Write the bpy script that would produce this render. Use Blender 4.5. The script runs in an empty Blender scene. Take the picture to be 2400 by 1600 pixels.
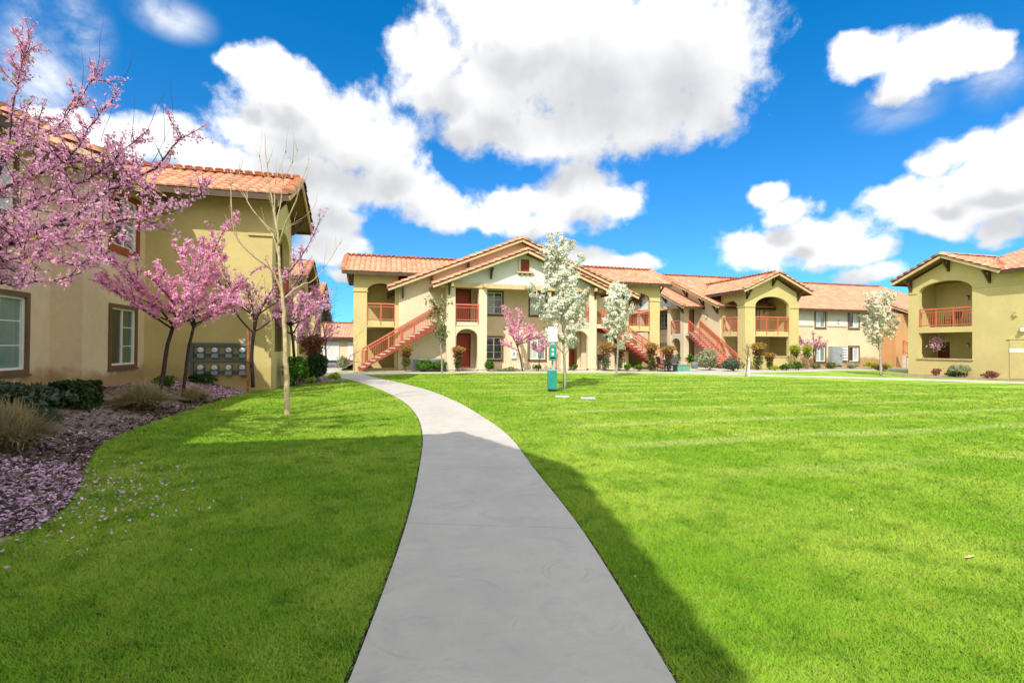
import bpy, math, random
import numpy as np
from mathutils import Vector, Matrix
from mathutils.geometry import tessellate_polygon

random.seed(7)
rng = np.random.default_rng(11)
PI = math.pi
S = bpy.context.scene
COL = S.collection

# ------------------------------------------------------------------ camera
cam_d = bpy.data.cameras.new('camera')
cam = bpy.data.objects.new('camera', cam_d)
COL.objects.link(cam)
cam_d.sensor_width = 36.0
cam_d.lens = 17.25
cam_d.clip_start = 0.05
cam_d.clip_end = 3000
YAW = math.radians(14.5)
cam.matrix_world = (Matrix.Translation((0, 0, 1.5)) @ Matrix.Rotation(-YAW, 4, 'Z')
                    @ Matrix.Rotation(math.radians(90.55), 4, 'X') @ Matrix.Rotation(0.007, 4, 'Z'))
S.camera = cam

# ------------------------------------------------------------------ light
SUN_H = Vector((-0.615, -0.868))                      # horizontal offset per metre of height
SUN_EL = math.atan2(1.0, SUN_H.length)
SUN_AZ = math.atan2(SUN_H.x, SUN_H.y)
sun_d = bpy.data.lights.new('sun', 'SUN')
sun_d.energy = 2.8
sun_d.angle = math.radians(0.53)
sun_d.color = (1.0, 0.94, 0.84)
sun = bpy.data.objects.new('sun', sun_d)
COL.objects.link(sun)
sun.rotation_euler = Vector((-SUN_H.x, -SUN_H.y, -1.0)).to_track_quat('-Z', 'Y').to_euler()

S.view_settings.view_transform = 'Standard'
S.view_settings.look = 'None'
S.view_settings.exposure = 0.78
S.view_settings.gamma = 1.0
S.view_settings.use_curve_mapping = False

# sky: Nishita air with cumulus laid out by azimuth and elevation
CA, SA = math.cos(YAW), math.sin(YAW)


def azel(px, py):
    t = (px - 1200) / 1150.0
    v = (811 + 0.007 * (px - 1200) - py) / 1150.0
    x, y, z = t * CA + SA, -t * SA + CA, v
    return math.atan2(x, y), math.atan2(z, math.hypot(x, y))


CLOUDS = [  # centre x, y and half sizes, read off the photograph (2352 wide), turned into sky angles below
    (1300, 120, 300, 190), (1530, 110, 230, 180), (985, 120, 95, 80), (1010, 215, 120, 70), (1120, 290, 150, 55),
    (1290, 300, 240, 70), (1470, 270, 210, 95), (1640, 170, 90, 120), (1190, 30, 190, 90), (1130, 190, 110, 80),
    (545, 140, 62, 36), (630, 150, 78, 46), (660, 215, 120, 70), (640, 290, 160, 80), (770, 300, 150, 95), (870, 330, 85, 60),
    (580, 370, 130, 50), (720, 400, 190, 62), (900, 400, 100, 55), (830, 440, 120, 40), (990, 455, 110, 45), (1080, 490, 170, 38),
    (1180, 470, 110, 34), (1320, 415, 80, 56), (1300, 480, 120, 60), (1400, 455, 85, 42), (1240, 530, 80, 28),
    (1400, 600, 120, 26), (380, 320, 90, 56), (250, 310, 130, 55), (120, 290, 120, 60), (470, 370, 90, 36),
    (1960, 90, 50, 36), (2010, 130, 90, 60), (2120, 130, 130, 66), (2080, 205, 90, 58), (2230, 130, 90, 50), (2310, 110, 50, 40),
    (2330, 290, 80, 46), (2260, 400, 150, 60), (2340, 440, 120, 90), (2180, 475, 150, 52), (1860, 560, 170, 48), (1745, 580, 90, 36), (760, 555, 90, 44), (1330, 590, 90, 30), (680, 450, 170, 60), (2240, 330, 110, 42), (2140, 365, 70, 24), (2320, 400, 120, 80), (2380, 320, 120, 90), (2330, 470, 70, 40),
    (1775, 435, 46, 30), (1815, 480, 62, 36), (1700, 555, 52, 42), (1790, 560, 130, 44), (1900, 545, 120, 42), (1990, 575, 90, 26),
    (2060, 455, 85, 48), (2160, 460, 120, 58), (2240, 490, 70, 36), (2310, 540, 62, 32), (1990, 625, 90, 24),
    (770, 515, 62, 30), (740, 590, 80, 36), (800, 640, 60, 18),
]
WISPS = [(90, 180, 170, 130), (170, 70, 90, 110), (380, 30, 110, 60), (1640, 40, 120, 60), (2060, 240, 120, 60), (2290, 180, 90, 70), (40, 60, 90, 110)]
world = bpy.data.worlds.new("World")
S.world = world
world.use_nodes = True
wt = world.node_tree
wt.nodes.clear()


def NN(t, kind, **kw):
    n = t.nodes.new(kind)
    for k, v in kw.items():
        setattr(n, k, v)
    return n


def mth(t, op, a, b=None, c=None, clamp=False):
    n = t.nodes.new('ShaderNodeMath')
    n.operation = op
    n.use_clamp = clamp
    for i, v in enumerate((a, b, c)):
        if v is None:
            continue
        if isinstance(v, (int, float)):
            n.inputs[i].default_value = v
        else:
            t.links.new(v, n.inputs[i])
    return n.outputs[0]


def smooth(t, v, lo, hi, a=0.0, b=1.0):
    n = t.nodes.new('ShaderNodeMapRange')
    n.interpolation_type = 'SMOOTHSTEP'
    n.inputs['From Min'].default_value = lo
    n.inputs['From Max'].default_value = hi
    n.inputs['To Min'].default_value = a
    n.inputs['To Max'].default_value = b
    t.links.new(v, n.inputs['Value'])
    return n.outputs[0]


def mixc(t, f, a, b, blend='MIX'):
    n = t.nodes.new('ShaderNodeMix')
    n.data_type = 'RGBA'
    n.blend_type = blend
    for sock, v in ((n.inputs['Factor'], f), (n.inputs['A'], a), (n.inputs['B'], b)):
        if isinstance(v, (int, float)):
            sock.default_value = v
        elif isinstance(v, tuple):
            sock.default_value = (*v, 1.0) if len(v) == 3 else v
        else:
            t.links.new(v, sock)
    return n.outputs['Result']


def noise(t, vec, scale, detail=4.0, rough=0.55, dist=0.0, out='Fac'):
    n = t.nodes.new('ShaderNodeTexNoise')
    n.inputs['Scale'].default_value = scale
    n.inputs['Detail'].default_value = detail
    n.inputs['Roughness'].default_value = rough
    n.inputs['Distortion'].default_value = dist
    if vec is not None:
        t.links.new(vec, n.inputs['Vector'])
    return n.outputs[out]


def cloud_group():
    g = bpy.data.node_groups.new('cumulus_density', 'ShaderNodeTree')
    g.interface.new_socket('Vector', in_out='INPUT', socket_type='NodeSocketVector')
    g.interface.new_socket('Density', in_out='OUTPUT', socket_type='NodeSocketFloat')
    g.interface.new_socket('Core', in_out='OUTPUT', socket_type='NodeSocketFloat')
    gi, go = g.nodes.new('NodeGroupInput'), g.nodes.new('NodeGroupOutput')
    vec = gi.outputs[0]
    # ragged outline: warp the coordinates a little
    wcol = noise(g, vec, 9.0, 3.0, 0.6, out='Color')
    wadd = NN(g, 'ShaderNodeVectorMath', operation='MULTIPLY_ADD')
    g.links.new(wcol, wadd.inputs[0])
    wadd.inputs[1].default_value = (0.085, 0.085, 0)
    g.links.new(vec, wadd.inputs[2])
    wsub = NN(g, 'ShaderNodeVectorMath', operation='SUBTRACT')
    g.links.new(wadd.outputs[0], wsub.inputs[0])
    wsub.inputs[1].default_value = (0.0425, 0.0425, 0)
    p = wsub.outputs[0]
    d = None
    for (x, y, rx, ry) in CLOUDS:
        k = 2400 / 2352.0
        x, y, rx, ry = x * k, y * k, rx * k * 1.12, ry * k * 1.12
        a, e = azel(x, y)
        a0, _ = azel(x - rx, y); a1, _ = azel(x + rx, y)
        _, e0 = azel(x, y + ry); _, e1 = azel(x, y - ry)
        sx, sy = 2.0 / max(a1 - a0, 1e-3), 2.0 / max(e1 - e0, 1e-3)
        m = NN(g, 'ShaderNodeVectorMath', operation='MULTIPLY_ADD')
        g.links.new(p, m.inputs[0])
        m.inputs[1].default_value = (sx, sy, 0)
        m.inputs[2].default_value = (-a * sx, -e * sy, 0)
        ln = NN(g, 'ShaderNodeVectorMath', operation='LENGTH')
        g.links.new(m.outputs[0], ln.inputs[0])
        if d is None:
            d = ln.outputs['Value']
        else:
            d = mth(g, 'SMOOTH_MIN', d, ln.outputs['Value'], 0.32)
    dens = core = mth(g, 'SUBTRACT', 1.0, d)
    # near-overcast cloud added over the sky out of view, to brighten the shade
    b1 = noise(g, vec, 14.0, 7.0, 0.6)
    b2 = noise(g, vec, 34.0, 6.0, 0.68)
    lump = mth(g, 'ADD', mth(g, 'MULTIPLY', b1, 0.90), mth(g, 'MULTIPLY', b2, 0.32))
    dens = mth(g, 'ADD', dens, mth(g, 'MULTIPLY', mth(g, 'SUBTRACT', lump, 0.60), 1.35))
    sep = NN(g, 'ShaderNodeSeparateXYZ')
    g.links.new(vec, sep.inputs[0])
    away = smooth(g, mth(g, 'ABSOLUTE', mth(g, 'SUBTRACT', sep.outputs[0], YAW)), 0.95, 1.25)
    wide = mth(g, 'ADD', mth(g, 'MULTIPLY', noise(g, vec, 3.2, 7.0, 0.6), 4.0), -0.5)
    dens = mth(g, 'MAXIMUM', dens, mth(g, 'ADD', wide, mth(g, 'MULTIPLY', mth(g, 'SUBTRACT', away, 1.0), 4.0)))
    g.links.new(dens, go.inputs[0])
    g.links.new(core, go.inputs[1])
    return g


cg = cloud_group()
tc = NN(wt, 'ShaderNodeTexCoord')
sp = NN(wt, 'ShaderNodeSeparateXYZ')
wt.links.new(tc.outputs['Generated'], sp.inputs[0])
az = mth(wt, 'ARCTAN2', sp.outputs[0], sp.outputs[1])
el = mth(wt, 'ARCSINE', sp.outputs[2])
cmb = NN(wt, 'ShaderNodeCombineXYZ')
wt.links.new(az, cmb.inputs[0])
wt.links.new(el, cmb.inputs[1])
off = NN(wt, 'ShaderNodeVectorMath', operation='ADD')
wt.links.new(cmb.outputs[0], off.inputs[0])
off.inputs[1].default_value = (-0.02, 0.075, 0.0)
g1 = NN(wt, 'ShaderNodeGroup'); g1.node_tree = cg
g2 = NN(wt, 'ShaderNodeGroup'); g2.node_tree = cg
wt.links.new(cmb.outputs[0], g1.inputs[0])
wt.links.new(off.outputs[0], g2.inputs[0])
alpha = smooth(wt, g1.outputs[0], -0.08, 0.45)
alpha = mth(wt, 'MULTIPLY', alpha, smooth(wt, sp.outputs[2], -0.01, 0.03))
d2 = None
for (x, y, rx, ry) in WISPS:
    k_ = 2400 / 2352.0
    a_, e_ = azel(x * k_, y * k_)
    da_ = azel((x + rx) * k_, y * k_)[0] - azel((x - rx) * k_, y * k_)[0]
    de_ = azel(x * k_, (y - ry) * k_)[1] - azel(x * k_, (y + ry) * k_)[1]
    m_ = NN(wt, 'ShaderNodeVectorMath', operation='MULTIPLY_ADD')
    wt.links.new(cmb.outputs[0], m_.inputs[0])
    m_.inputs[1].default_value = (2 / da_, 2 / de_, 0)
    m_.inputs[2].default_value = (-a_ * 2 / da_, -e_ * 2 / de_, 0)
    l_ = NN(wt, 'ShaderNodeVectorMath', operation='LENGTH')
    wt.links.new(m_.outputs[0], l_.inputs[0])
    d2 = l_.outputs['Value'] if d2 is None else mth(wt, 'SMOOTH_MIN', d2, l_.outputs['Value'], 0.4)
wv = NN(wt, 'ShaderNodeMapping')
wv.inputs['Rotation'].default_value = (0, 0, 0.6)
wv.inputs['Scale'].default_value = (6, 11, 1)
wt.links.new(cmb.outputs[0], wv.inputs['Vector'])
wn = noise(wt, wv.outputs[0], 1.0, 7.0, 0.6, 0.6)
wisp = mth(wt, 'MULTIPLY', smooth(wt, mth(wt, 'SUBTRACT', 1.25, d2), 0.0, 1.2), smooth(wt, wn, 0.30, 0.75))
alpha = mth(wt, 'MAXIMUM', alpha, mth(wt, 'MULTIPLY', wisp, 0.85))
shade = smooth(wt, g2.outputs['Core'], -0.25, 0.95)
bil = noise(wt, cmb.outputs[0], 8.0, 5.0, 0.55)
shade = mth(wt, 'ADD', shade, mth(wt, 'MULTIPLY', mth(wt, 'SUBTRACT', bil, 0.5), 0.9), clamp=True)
sky = NN(wt, 'ShaderNodeTexSky')
sky.sky_type = 'NISHITA'
sky.sun_disc = False
sky.sun_elevation = SUN_EL
sky.sun_rotation = SUN_AZ
sky.altitude = 100
sky.air_density = 1.0
sky.dust_density = 0.1
sky.ozone_density = 2.4
tint = mixc(wt, smooth(wt, el, 0.12, 0.62), (0.17, 0.49, 0.78), (0.016, 0.55, 0.88))
deep = mixc(wt, 1.0, sky.outputs[0], tint, 'MULTIPLY')
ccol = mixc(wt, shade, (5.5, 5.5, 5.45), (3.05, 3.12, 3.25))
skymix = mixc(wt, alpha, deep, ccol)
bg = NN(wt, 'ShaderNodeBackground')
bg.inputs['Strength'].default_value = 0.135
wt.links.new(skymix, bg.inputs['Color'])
wo = NN(wt, 'ShaderNodeOutputWorld')
wt.links.new(bg.outputs[0], wo.inputs['Surface'])
world.cycles.sampling_method = 'MANUAL'
world.cycles.sample_map_resolution = 512

# ------------------------------------------------------------------ materials


def new_mat(name):
    m = bpy.data.materials.new(name)
    m.use_nodes = True
    t = m.node_tree
    t.nodes.clear()
    o = NN(t, 'ShaderNodeOutputMaterial')
    b = NN(t, 'ShaderNodeBsdfPrincipled')
    t.links.new(b.outputs[0], o.inputs[0])
    return m, t, b, o


def M_plain(name, col, rough=0.6, metal=0.0, var=0.12, scale=3.0, bump=0.0, bscale=60.0, spec=0.4):
    m, t, b, o = new_mat(name)
    b.inputs['Roughness'].default_value = rough
    b.inputs['Metallic'].default_value = metal
    b.inputs['Specular IOR Level'].default_value = spec
    tcn = NN(t, 'ShaderNodeTexCoord')
    f = noise(t, tcn.outputs['Object'], scale, 5.0, 0.6)
    lo = tuple(c * (1 - var) for c in col)
    hi = tuple(min(1, c * (1 + var)) for c in col)
    t.links.new(mixc(t, smooth(t, f, 0.3, 0.7), lo, hi), b.inputs['Base Color'])
    if bump:
        bn = NN(t, 'ShaderNodeBump')
        bn.inputs['Strength'].default_value = bump
        bn.inputs['Distance'].default_value = 0.01
        t.links.new(noise(t, tcn.outputs['Object'], bscale, 3.0, 0.6), bn.inputs['Height'])
        t.links.new(bn.outputs[0], b.inputs['Normal'])
    return m


def M_stucco(name, col, stain=0.0, stain_col=(0.33, 0.19, 0.07)):
    m, t, b, o = new_mat(name)
    b.inputs['Roughness'].default_value = 0.92
    b.inputs['Specular IOR Level'].default_value = 0.15
    ge = NN(t, 'ShaderNodeNewGeometry')
    pos = ge.outputs['Position']
    f1 = noise(t, pos, 0.9, 5.0, 0.6)
    f2 = noise(t, pos, 9.0, 4.0, 0.65)
    c = mixc(t, smooth(t, f1, 0.3, 0.7), tuple(x * 0.93 for x in col), tuple(min(1, x * 1.05) for x in col))
    c = mixc(t, mth(t, 'MULTIPLY', smooth(t, f2, 0.42, 0.62), 0.2), c, tuple(x * 0.78 for x in col))
    if stain:                                             # soil splashed up the foot of the wall
        s = NN(t, 'ShaderNodeSeparateXYZ')
        t.links.new(pos, s.inputs[0])
        h = mth(t, 'ADD', s.outputs[2], mth(t, 'MULTIPLY', noise(t, pos, 1.7, 5.0, 0.65), -0.9))
        c = mixc(t, mth(t, 'MULTIPLY', smooth(t, h, 0.15, 0.48, 1.0, 0.0), stain), c, stain_col)
    t.links.new(c, b.inputs['Base Color'])
    bn = NN(t, 'ShaderNodeBump')
    bn.inputs['Strength'].default_value = 0.35
    bn.inputs['Distance'].default_value = 0.012
    t.links.new(noise(t, pos, 55.0, 4.0, 0.7), bn.inputs['Height'])
    t.links.new(bn.outputs[0], b.inputs['Normal'])
    return m


def M_tile(name, col):
    m, t, b, o = new_mat(name)
    b.inputs['Roughness'].default_value = 0.85
    b.inputs['Specular IOR Level'].default_value = 0.2
    ge = NN(t, 'ShaderNodeNewGeometry')
    oi = NN(t, 'ShaderNodeObjectInfo')
    at = NN(t, 'ShaderNodeAttribute')
    at.attribute_name = 'rnd'
    r = mth(t, 'FRACT', mth(t, 'ADD', oi.outputs['Random'], at.outputs['Fac']))
    c = mixc(t, r, tuple(x * 0.74 for x in col), tuple(min(1, x * 1.18) for x in col))
    f = noise(t, ge.outputs['Position'], 6.0, 5.0, 0.65)
    c = mixc(t, mth(t, 'MULTIPLY', smooth(t, f, 0.45, 0.75), 0.4), c, (col[0] * 0.72, col[1] * 0.62, col[2] * 0.6))
    f = noise(t, ge.outputs['Position'], 0.6, 3.0, 0.6)
    c = mixc(t, mth(t, 'MULTIPLY', smooth(t, f, 0.4, 0.7), 0.25), c, (col[0] * 1.05, col[1] * 1.15, col[2] * 1.2))
    t.links.new(c, b.inputs['Base Color'])
    return m


def M_leaf(name, c1, c2, c3=None, trans=0.35, rough=0.6):
    """thin petals and leaves: per-piece colour from the face attribute rnd, some light passes through"""
    m, t, b, o = new_mat(name)
    at = NN(t, 'ShaderNodeAttribute')
    at.attribute_name = 'rnd'
    c = mixc(t, at.outputs['Fac'], c1, c2)
    if c3:
        c = mixc(t, smooth(t, at.outputs['Fac'], 0.7, 0.95), c, c3)
    t.links.new(c, b.inputs['Base Color'])
    b.inputs['Roughness'].default_value = rough
    b.inputs['Specular IOR Level'].default_value = 0.25
    tr = NN(t, 'ShaderNodeBsdfTranslucent')
    t.links.new(c, tr.inputs['Color'])
    mx = NN(t, 'ShaderNodeMixShader')
    mx.inputs[0].default_value = trans
    t.links.new(b.outputs[0], mx.inputs[1])
    t.links.new(tr.outputs[0], mx.inputs[2])
    t.links.new(mx.outputs[0], o.inputs[0])
    return m


def M_glass(name, tint, dark):
    """window: a pane with pale curtain or dark room directly behind it"""
    m, t, b, o = new_mat(name)
    ge = NN(t, 'ShaderNodeNewGeometry')
    f = noise(t, ge.outputs['Position'], 1.1, 3.0, 0.5)
    t.links.new(mixc(t, smooth(t, f, 0.35, 0.65), tint, dark), b.inputs['Base Color'])
    b.inputs['Roughness'].default_value = 0.04
    b.inputs['Specular IOR Level'].default_value = 0.9
    return m


OLIVE = M_stucco('olive_stucco', (0.61, 0.52, 0.24))
OLIVE_ST = M_stucco('olive_stucco_soiled', (0.60, 0.50, 0.22), 0.35)
CREAM = M_stucco('cream_stucco', (0.74, 0.63, 0.44))
CREAM_ST = M_stucco('cream_stucco_soiled', (0.74, 0.62, 0.42), 0.75)
WHITE_ST = M_stucco('white_stucco', (0.70, 0.72, 0.70))
ORANGE_ST = M_stucco('orange_stucco', (0.58, 0.33, 0.16))
TILE = M_tile('terracotta_tile', (0.68, 0.345, 0.22))
DECK = M_plain('terracotta_underlay', (0.62, 0.29, 0.16), 0.9, var=0.2, scale=5)
BROWN = M_plain('dark_brown_paint', (0.085, 0.05, 0.026), 0.6, var=0.2)
SOFFIT = M_plain('brown_soffit', (0.22, 0.12, 0.05), 0.8)
TRIM = M_plain('window_trim_paint', (0.15, 0.095, 0.05), 0.7)
REDTRIM = M_plain('rust_trim_paint', (0.30, 0.07, 0.03), 0.7)
TANTRIM = M_plain('tan_trim_paint', (0.60, 0.46, 0.25), 0.7)
RED = M_plain('coral_red_paint', (0.56, 0.15, 0.085), 0.45, var=0.08)
STRING = M_plain('stair_steel_paint', (0.34, 0.06, 0.03), 0.5)
DOOR = M_plain('red_door_paint', (0.42, 0.055, 0.018), 0.35, var=0.06)
LOUVRE = M_plain('louvre_paint', (0.25, 0.04, 0.025), 0.6)
VINYL = M_plain('white_vinyl', (0.80, 0.81, 0.80), 0.35, var=0.03)
WHITE = M_plain('white_paint', (0.82, 0.83, 0.84), 0.4, var=0.03)
G_DARK = M_glass('dark_window_glass', (0.03, 0.035, 0.03), (0.05, 0.055, 0.045))
G_TEAL = M_glass('teal_window_glass', (0.12, 0.24, 0.20), (0.20, 0.30, 0.27))
G_GREEN = M_glass('green_window_glass', (0.06, 0.12, 0.06), (0.09, 0.15, 0.09))
G_PALE = M_glass('curtained_window_glass', (0.42, 0.50, 0.46), (0.60, 0.66, 0.62))
TREAD = M_plain('concrete_tread', (0.62, 0.58, 0.52), 0.9, var=0.1, bump=0.2)
STEEL = M_plain('galvanised_steel', (0.36, 0.42, 0.45), 0.45, 0.35, var=0.15)
METER = M_plain('meter_grey', (0.13, 0.17, 0.18), 0.5, 0.2)
DIALM = M_plain('meter_glass', (0.62, 0.68, 0.72), 0.15)
BLACK = M_plain('black_plastic', (0.02, 0.02, 0.02), 0.5)
TEAL = M_plain('teal_powder_coat', (0.03, 0.27, 0.22), 0.4, var=0.1)
TEALT = M_plain('faded_teal_lid', (0.22, 0.42, 0.42), 0.5)
UTIL = M_plain('green_cabinet_paint', (0.12, 0.30, 0.24), 0.5)
BLUEB = M_plain('blue_print', (0.18, 0.40, 0.62), 0.5)
POT = M_plain('ochre_glazed_pot', (0.62, 0.34, 0.05), 0.3)
GREYPOT = M_plain('slate_grey_pot', (0.28, 0.33, 0.38), 0.5)
CUSH = M_plain('lilac_cushion', (0.42, 0.40, 0.52), 0.9)
MAROON = M_plain('maroon_fabric', (0.22, 0.03, 0.03), 0.9)
BRASS = M_plain('bronze_lamp', (0.10, 0.06, 0.03), 0.4, 0.6)
LAMPG = M_plain('lamp_glass', (0.75, 0.66, 0.52), 0.3)
STAKE = M_plain('weathered_stake', (0.34, 0.14, 0.045), 0.85, var=0.4, scale=9)
BARK_D = M_plain('redbud_bark', (0.055, 0.036, 0.035), 0.9, var=0.4, scale=14, bump=0.4)
BARK_T = M_plain('tan_bark', (0.50, 0.40, 0.23), 0.85, var=0.25, scale=10, bump=0.3)
BARK_G = M_plain('grey_bark', (0.36, 0.31, 0.26), 0.9, var=0.3, scale=12, bump=0.3)
PINK = M_leaf('redbud_blossom', (0.88, 0.42, 0.64), (1.0, 0.74, 0.86), (0.58, 0.22, 0.46), 0.45)
PINK_L = M_leaf('bright_redbud_blossom', (0.96, 0.44, 0.67), (1.0, 0.70, 0.84), (0.76, 0.28, 0.50), 0.45)
PINK_P = M_leaf('pale_redbud_blossom', (0.70, 0.42, 0.50), (0.84, 0.58, 0.64), (0.55, 0.25, 0.36), 0.4)
PETAL = M_leaf('fallen_petal', (0.72, 0.42, 0.64), (0.92, 0.70, 0.84), None, 0.2)
PEAR = M_leaf('pear_blossom', (0.90, 0.91, 0.80), (0.98, 0.98, 0.95), (0.55, 0.60, 0.30), 0.4)
PEAR_D = M_leaf('sparse_pear_blossom', (0.80, 0.76, 0.60), (0.93, 0.90, 0.82), (0.45, 0.46, 0.24), 0.35)
LIME = M_leaf('young_lime_leaf', (0.30, 0.42, 0.03), (0.55, 0.60, 0.05), None, 0.5)
GREEN = M_leaf('mid_green_leaf', (0.045, 0.14, 0.012), (0.16, 0.32, 0.02), (0.03, 0.08, 0.012), 0.35)
DARKG = M_leaf('dark_green_leaf', (0.012, 0.04, 0.009), (0.045, 0.10, 0.018), None, 0.25)
BLUEG = M_leaf('grey_green_leaf', (0.05, 0.085, 0.05), (0.12, 0.17, 0.10), None, 0.25)
SAGE = M_leaf('sage_leaf', (0.30, 0.34, 0.17), (0.48, 0.50, 0.30), (0.20, 0.24, 0.13), 0.3)
ORANGE = M_leaf('nandina_new_leaf', (0.40, 0.23, 0.05), (0.52, 0.38, 0.10), (0.30, 0.11, 0.05), 0.4)
REDL = M_leaf('nandina_red_leaf', (0.16, 0.05, 0.03), (0.32, 0.12, 0.05), (0.08, 0.10, 0.02), 0.35)
MIXG = M_leaf('nandina_old_leaf', (0.07, 0.12, 0.02), (0.20, 0.24, 0.05), (0.10, 0.05, 0.02), 0.35)
WINE = M_leaf('wine_red_leaf', (0.22, 0.07, 0.06), (0.34, 0.14, 0.10), None, 0.3)
STRAW = M_leaf('straw_blade', (0.36, 0.29, 0.15), (0.60, 0.50, 0.29), (0.20, 0.22, 0.11), 0.3)
OLIVEL = M_leaf('olive_leaf', (0.16, 0.20, 0.06), (0.36, 0.36, 0.14), (0.08, 0.08, 0.04), 0.35)
PINEL = M_leaf('pine_leaf', (0.02, 0.05, 0.03), (0.05, 0.09, 0.05), None, 0.1)

# ------------------------------------------------------------------ object helpers


def tag(o, label, cat, group=None):
    o['label'] = label
    o['category'] = cat
    if group:
        o['group'] = group
    return o


def empty(name, loc=(0, 0, 0), rz=0.0):
    o = bpy.data.objects.new(name, None)
    o.empty_display_size = 0.2
    COL.objects.link(o)
    o.location = loc
    o.rotation_euler = (0, 0, rz)
    return o


def thing(name, label, cat, loc=(0, 0, 0), rz=0.0, group=None):
    return tag(empty(name, loc, rz), label, cat, group)


class MB:
    def __init__(s):
        s.v, s.f, s.mi = [], [], []

    def add(s, vs, fs, mi=0):
        b = len(s.v)
        s.v.extend([tuple(p) for p in vs])
        for f in fs:
            s.f.append(tuple(b + i for i in f))
            s.mi.append(mi)
        return s

    def box(s, x0, x1, y0, y1, z0, z1, mi=0):
        vs = [(x0, y0, z0), (x1, y0, z0), (x1, y1, z0), (x0, y1, z0), (x0, y0, z1), (x1, y0, z1), (x1, y1, z1), (x0, y1, z1)]
        return s.add(vs, [(0, 3, 2, 1), (4, 5, 6, 7), (0, 1, 5, 4), (1, 2, 6, 5), (2, 3, 7, 6), (3, 0, 4, 7)], mi)

    def bar(s, a, b, w, h, mi=0, up=(0, 0, 1)):
        """square bar from a to b"""
        a, b = Vector(a), Vector(b)
        d = (b - a).normalized()
        u = Vector(up)
        if abs(d.dot(u)) > 0.95:
            u = Vector((0, 1, 0))
        r = d.cross(u).normalized() * (w / 2)
        q = r.cross(d).normalized() * (h / 2)
        vs = [a - r - q, a + r - q, a + r + q, a - r + q, b - r - q, b + r - q, b + r + q, b - r + q]
        return s.add(vs, [(0, 1, 2, 3), (7, 6, 5, 4), (0, 4, 5, 1), (1, 5, 6, 2), (2, 6, 7, 3), (3, 7, 4, 0)], mi)

    def tube(s, pts, rad, n=6, mi=0, cap=True):
        pts = [Vector(p) for p in pts]
        rings = []
        base = len(s.v)
        prev = None
        for i, p in enumerate(pts):
            d = (pts[min(i + 1, len(pts) - 1)] - pts[max(i - 1, 0)])
            d = d.normalized() if d.length > 1e-9 else Vector((0, 0, 1))
            if prev is None:
                a = d.orthogonal().normalized()
            else:
                a = (prev - d * prev.dot(d))
                a = a.normalized() if a.length > 1e-6 else d.orthogonal().normalized()
            prev = a
            b = d.cross(a)
            r = rad[i] if hasattr(rad, '__len__') else rad
            for k in range(n):
                t = 2 * PI * k / n
                s.v.append(tuple(p + a * (r * math.cos(t)) + b * (r * math.sin(t))))
        for i in range(len(pts) - 1):
            for k in range(n):
                k2 = (k + 1) % n
                s.f.append((base + i * n + k, base + i * n + k2, base + (i + 1) * n + k2, base + (i + 1) * n + k))
                s.mi.append(mi)
        if cap:
            s.f.append(tuple(base + k for k in range(n))[::-1]); s.mi.append(mi)
            e = base + (len(pts) - 1) * n
            s.f.append(tuple(e + k for k in range(n))); s.mi.append(mi)
        return s

    def lathe(s, prof, c=(0, 0, 0), n=16, mi=0):
        """prof: list of (r, z)"""
        base = len(s.v)
        for r, z in prof:
            for k in range(n):
                t = 2 * PI * k / n
                s.v.append((c[0] + r * math.cos(t), c[1] + r * math.sin(t), c[2] + z))
        for i in range(len(prof) - 1):
            for k in range(n):
                k2 = (k + 1) % n
                s.f.append((base + i * n + k, base + i * n + k2, base + (i + 1) * n + k2, base + (i + 1) * n + k)); s.mi.append(mi)
        s.f.append(tuple(base + k for k in range(n))[::-1]); s.mi.append(mi)
        e = base + (len(prof) - 1) * n
        s.f.append(tuple(e + k for k in range(n))); s.mi.append(mi)
        return s

    def plate(s, fr, outer, holes=(), t=0.2, mi=0):
        """flat plate with holes. fr = (origin, u, v, n); the front lies on the frame plane, the body goes back along -n"""
        o, u, v, n = [Vector(q) for q in fr]
        loops = [list(outer)] + [list(h) for h in holes]
        polys = [[Vector((p[0], p[1], 0)) for p in lp] for lp in loops]
        flat = [p for lp in polys for p in lp]
        tris = tessellate_polygon(polys)
        front = [o + u * p.x + v * p.y for p in flat]
        back = [p - n * t for p in front]
        nb = len(flat)
        fs = []
        want = n.dot(u.cross(v))
        for tr in tris:
            a, b, c = [flat[i] for i in tr]
            ccw = (b - a).cross(c - a).z * want > 0
            f = tr if ccw else tr[::-1]
            fs.append(tuple(f))
            fs.append(tuple(i + nb for i in f[::-1]))
        k = 0
        for lp in loops:
            m = len(lp)
            for i in range(m):
                a, b = k + i, k + (i + 1) % m
                fs.append((a, b, b + nb, a + nb))
            k += m
        s.add(front + back, fs, mi)
        return s

    def mesh(s, name, mats, smooth_=False, fix=True):
        me = bpy.data.meshes.new(name)
        me.from_pydata(s.v, [], s.f)
        if not isinstance(mats, (list, tuple)):
            mats = [mats]
        for m in mats:
            me.materials.append(m)
        if len(mats) > 1:
            me.polygons.foreach_set('material_index', s.mi)
        if fix:
            import bmesh
            bm = bmesh.new()
            bm.from_mesh(me)
            bmesh.ops.recalc_face_normals(bm, faces=bm.faces)
            bm.to_mesh(me)
            bm.free()
        if smooth_:
            me.polygons.foreach_set('use_smooth', [True] * len(me.polygons))
        return me

    def build(s, name, mats, parent=None, smooth_=False, kind=None, fix=True):
        return link(name, s.mesh(name, mats, smooth_, fix), parent, kind)


def link(name, me, parent=None, kind=None):
    o = bpy.data.objects.new(name, me)
    COL.objects.link(o)
    if parent:
        o.parent = parent
    if kind:
        o['kind'] = kind
    return o


def rect(x0, x1, z0, z1):
    return [(x0, z0), (x1, z0), (x1, z1), (x0, z1)]


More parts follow.
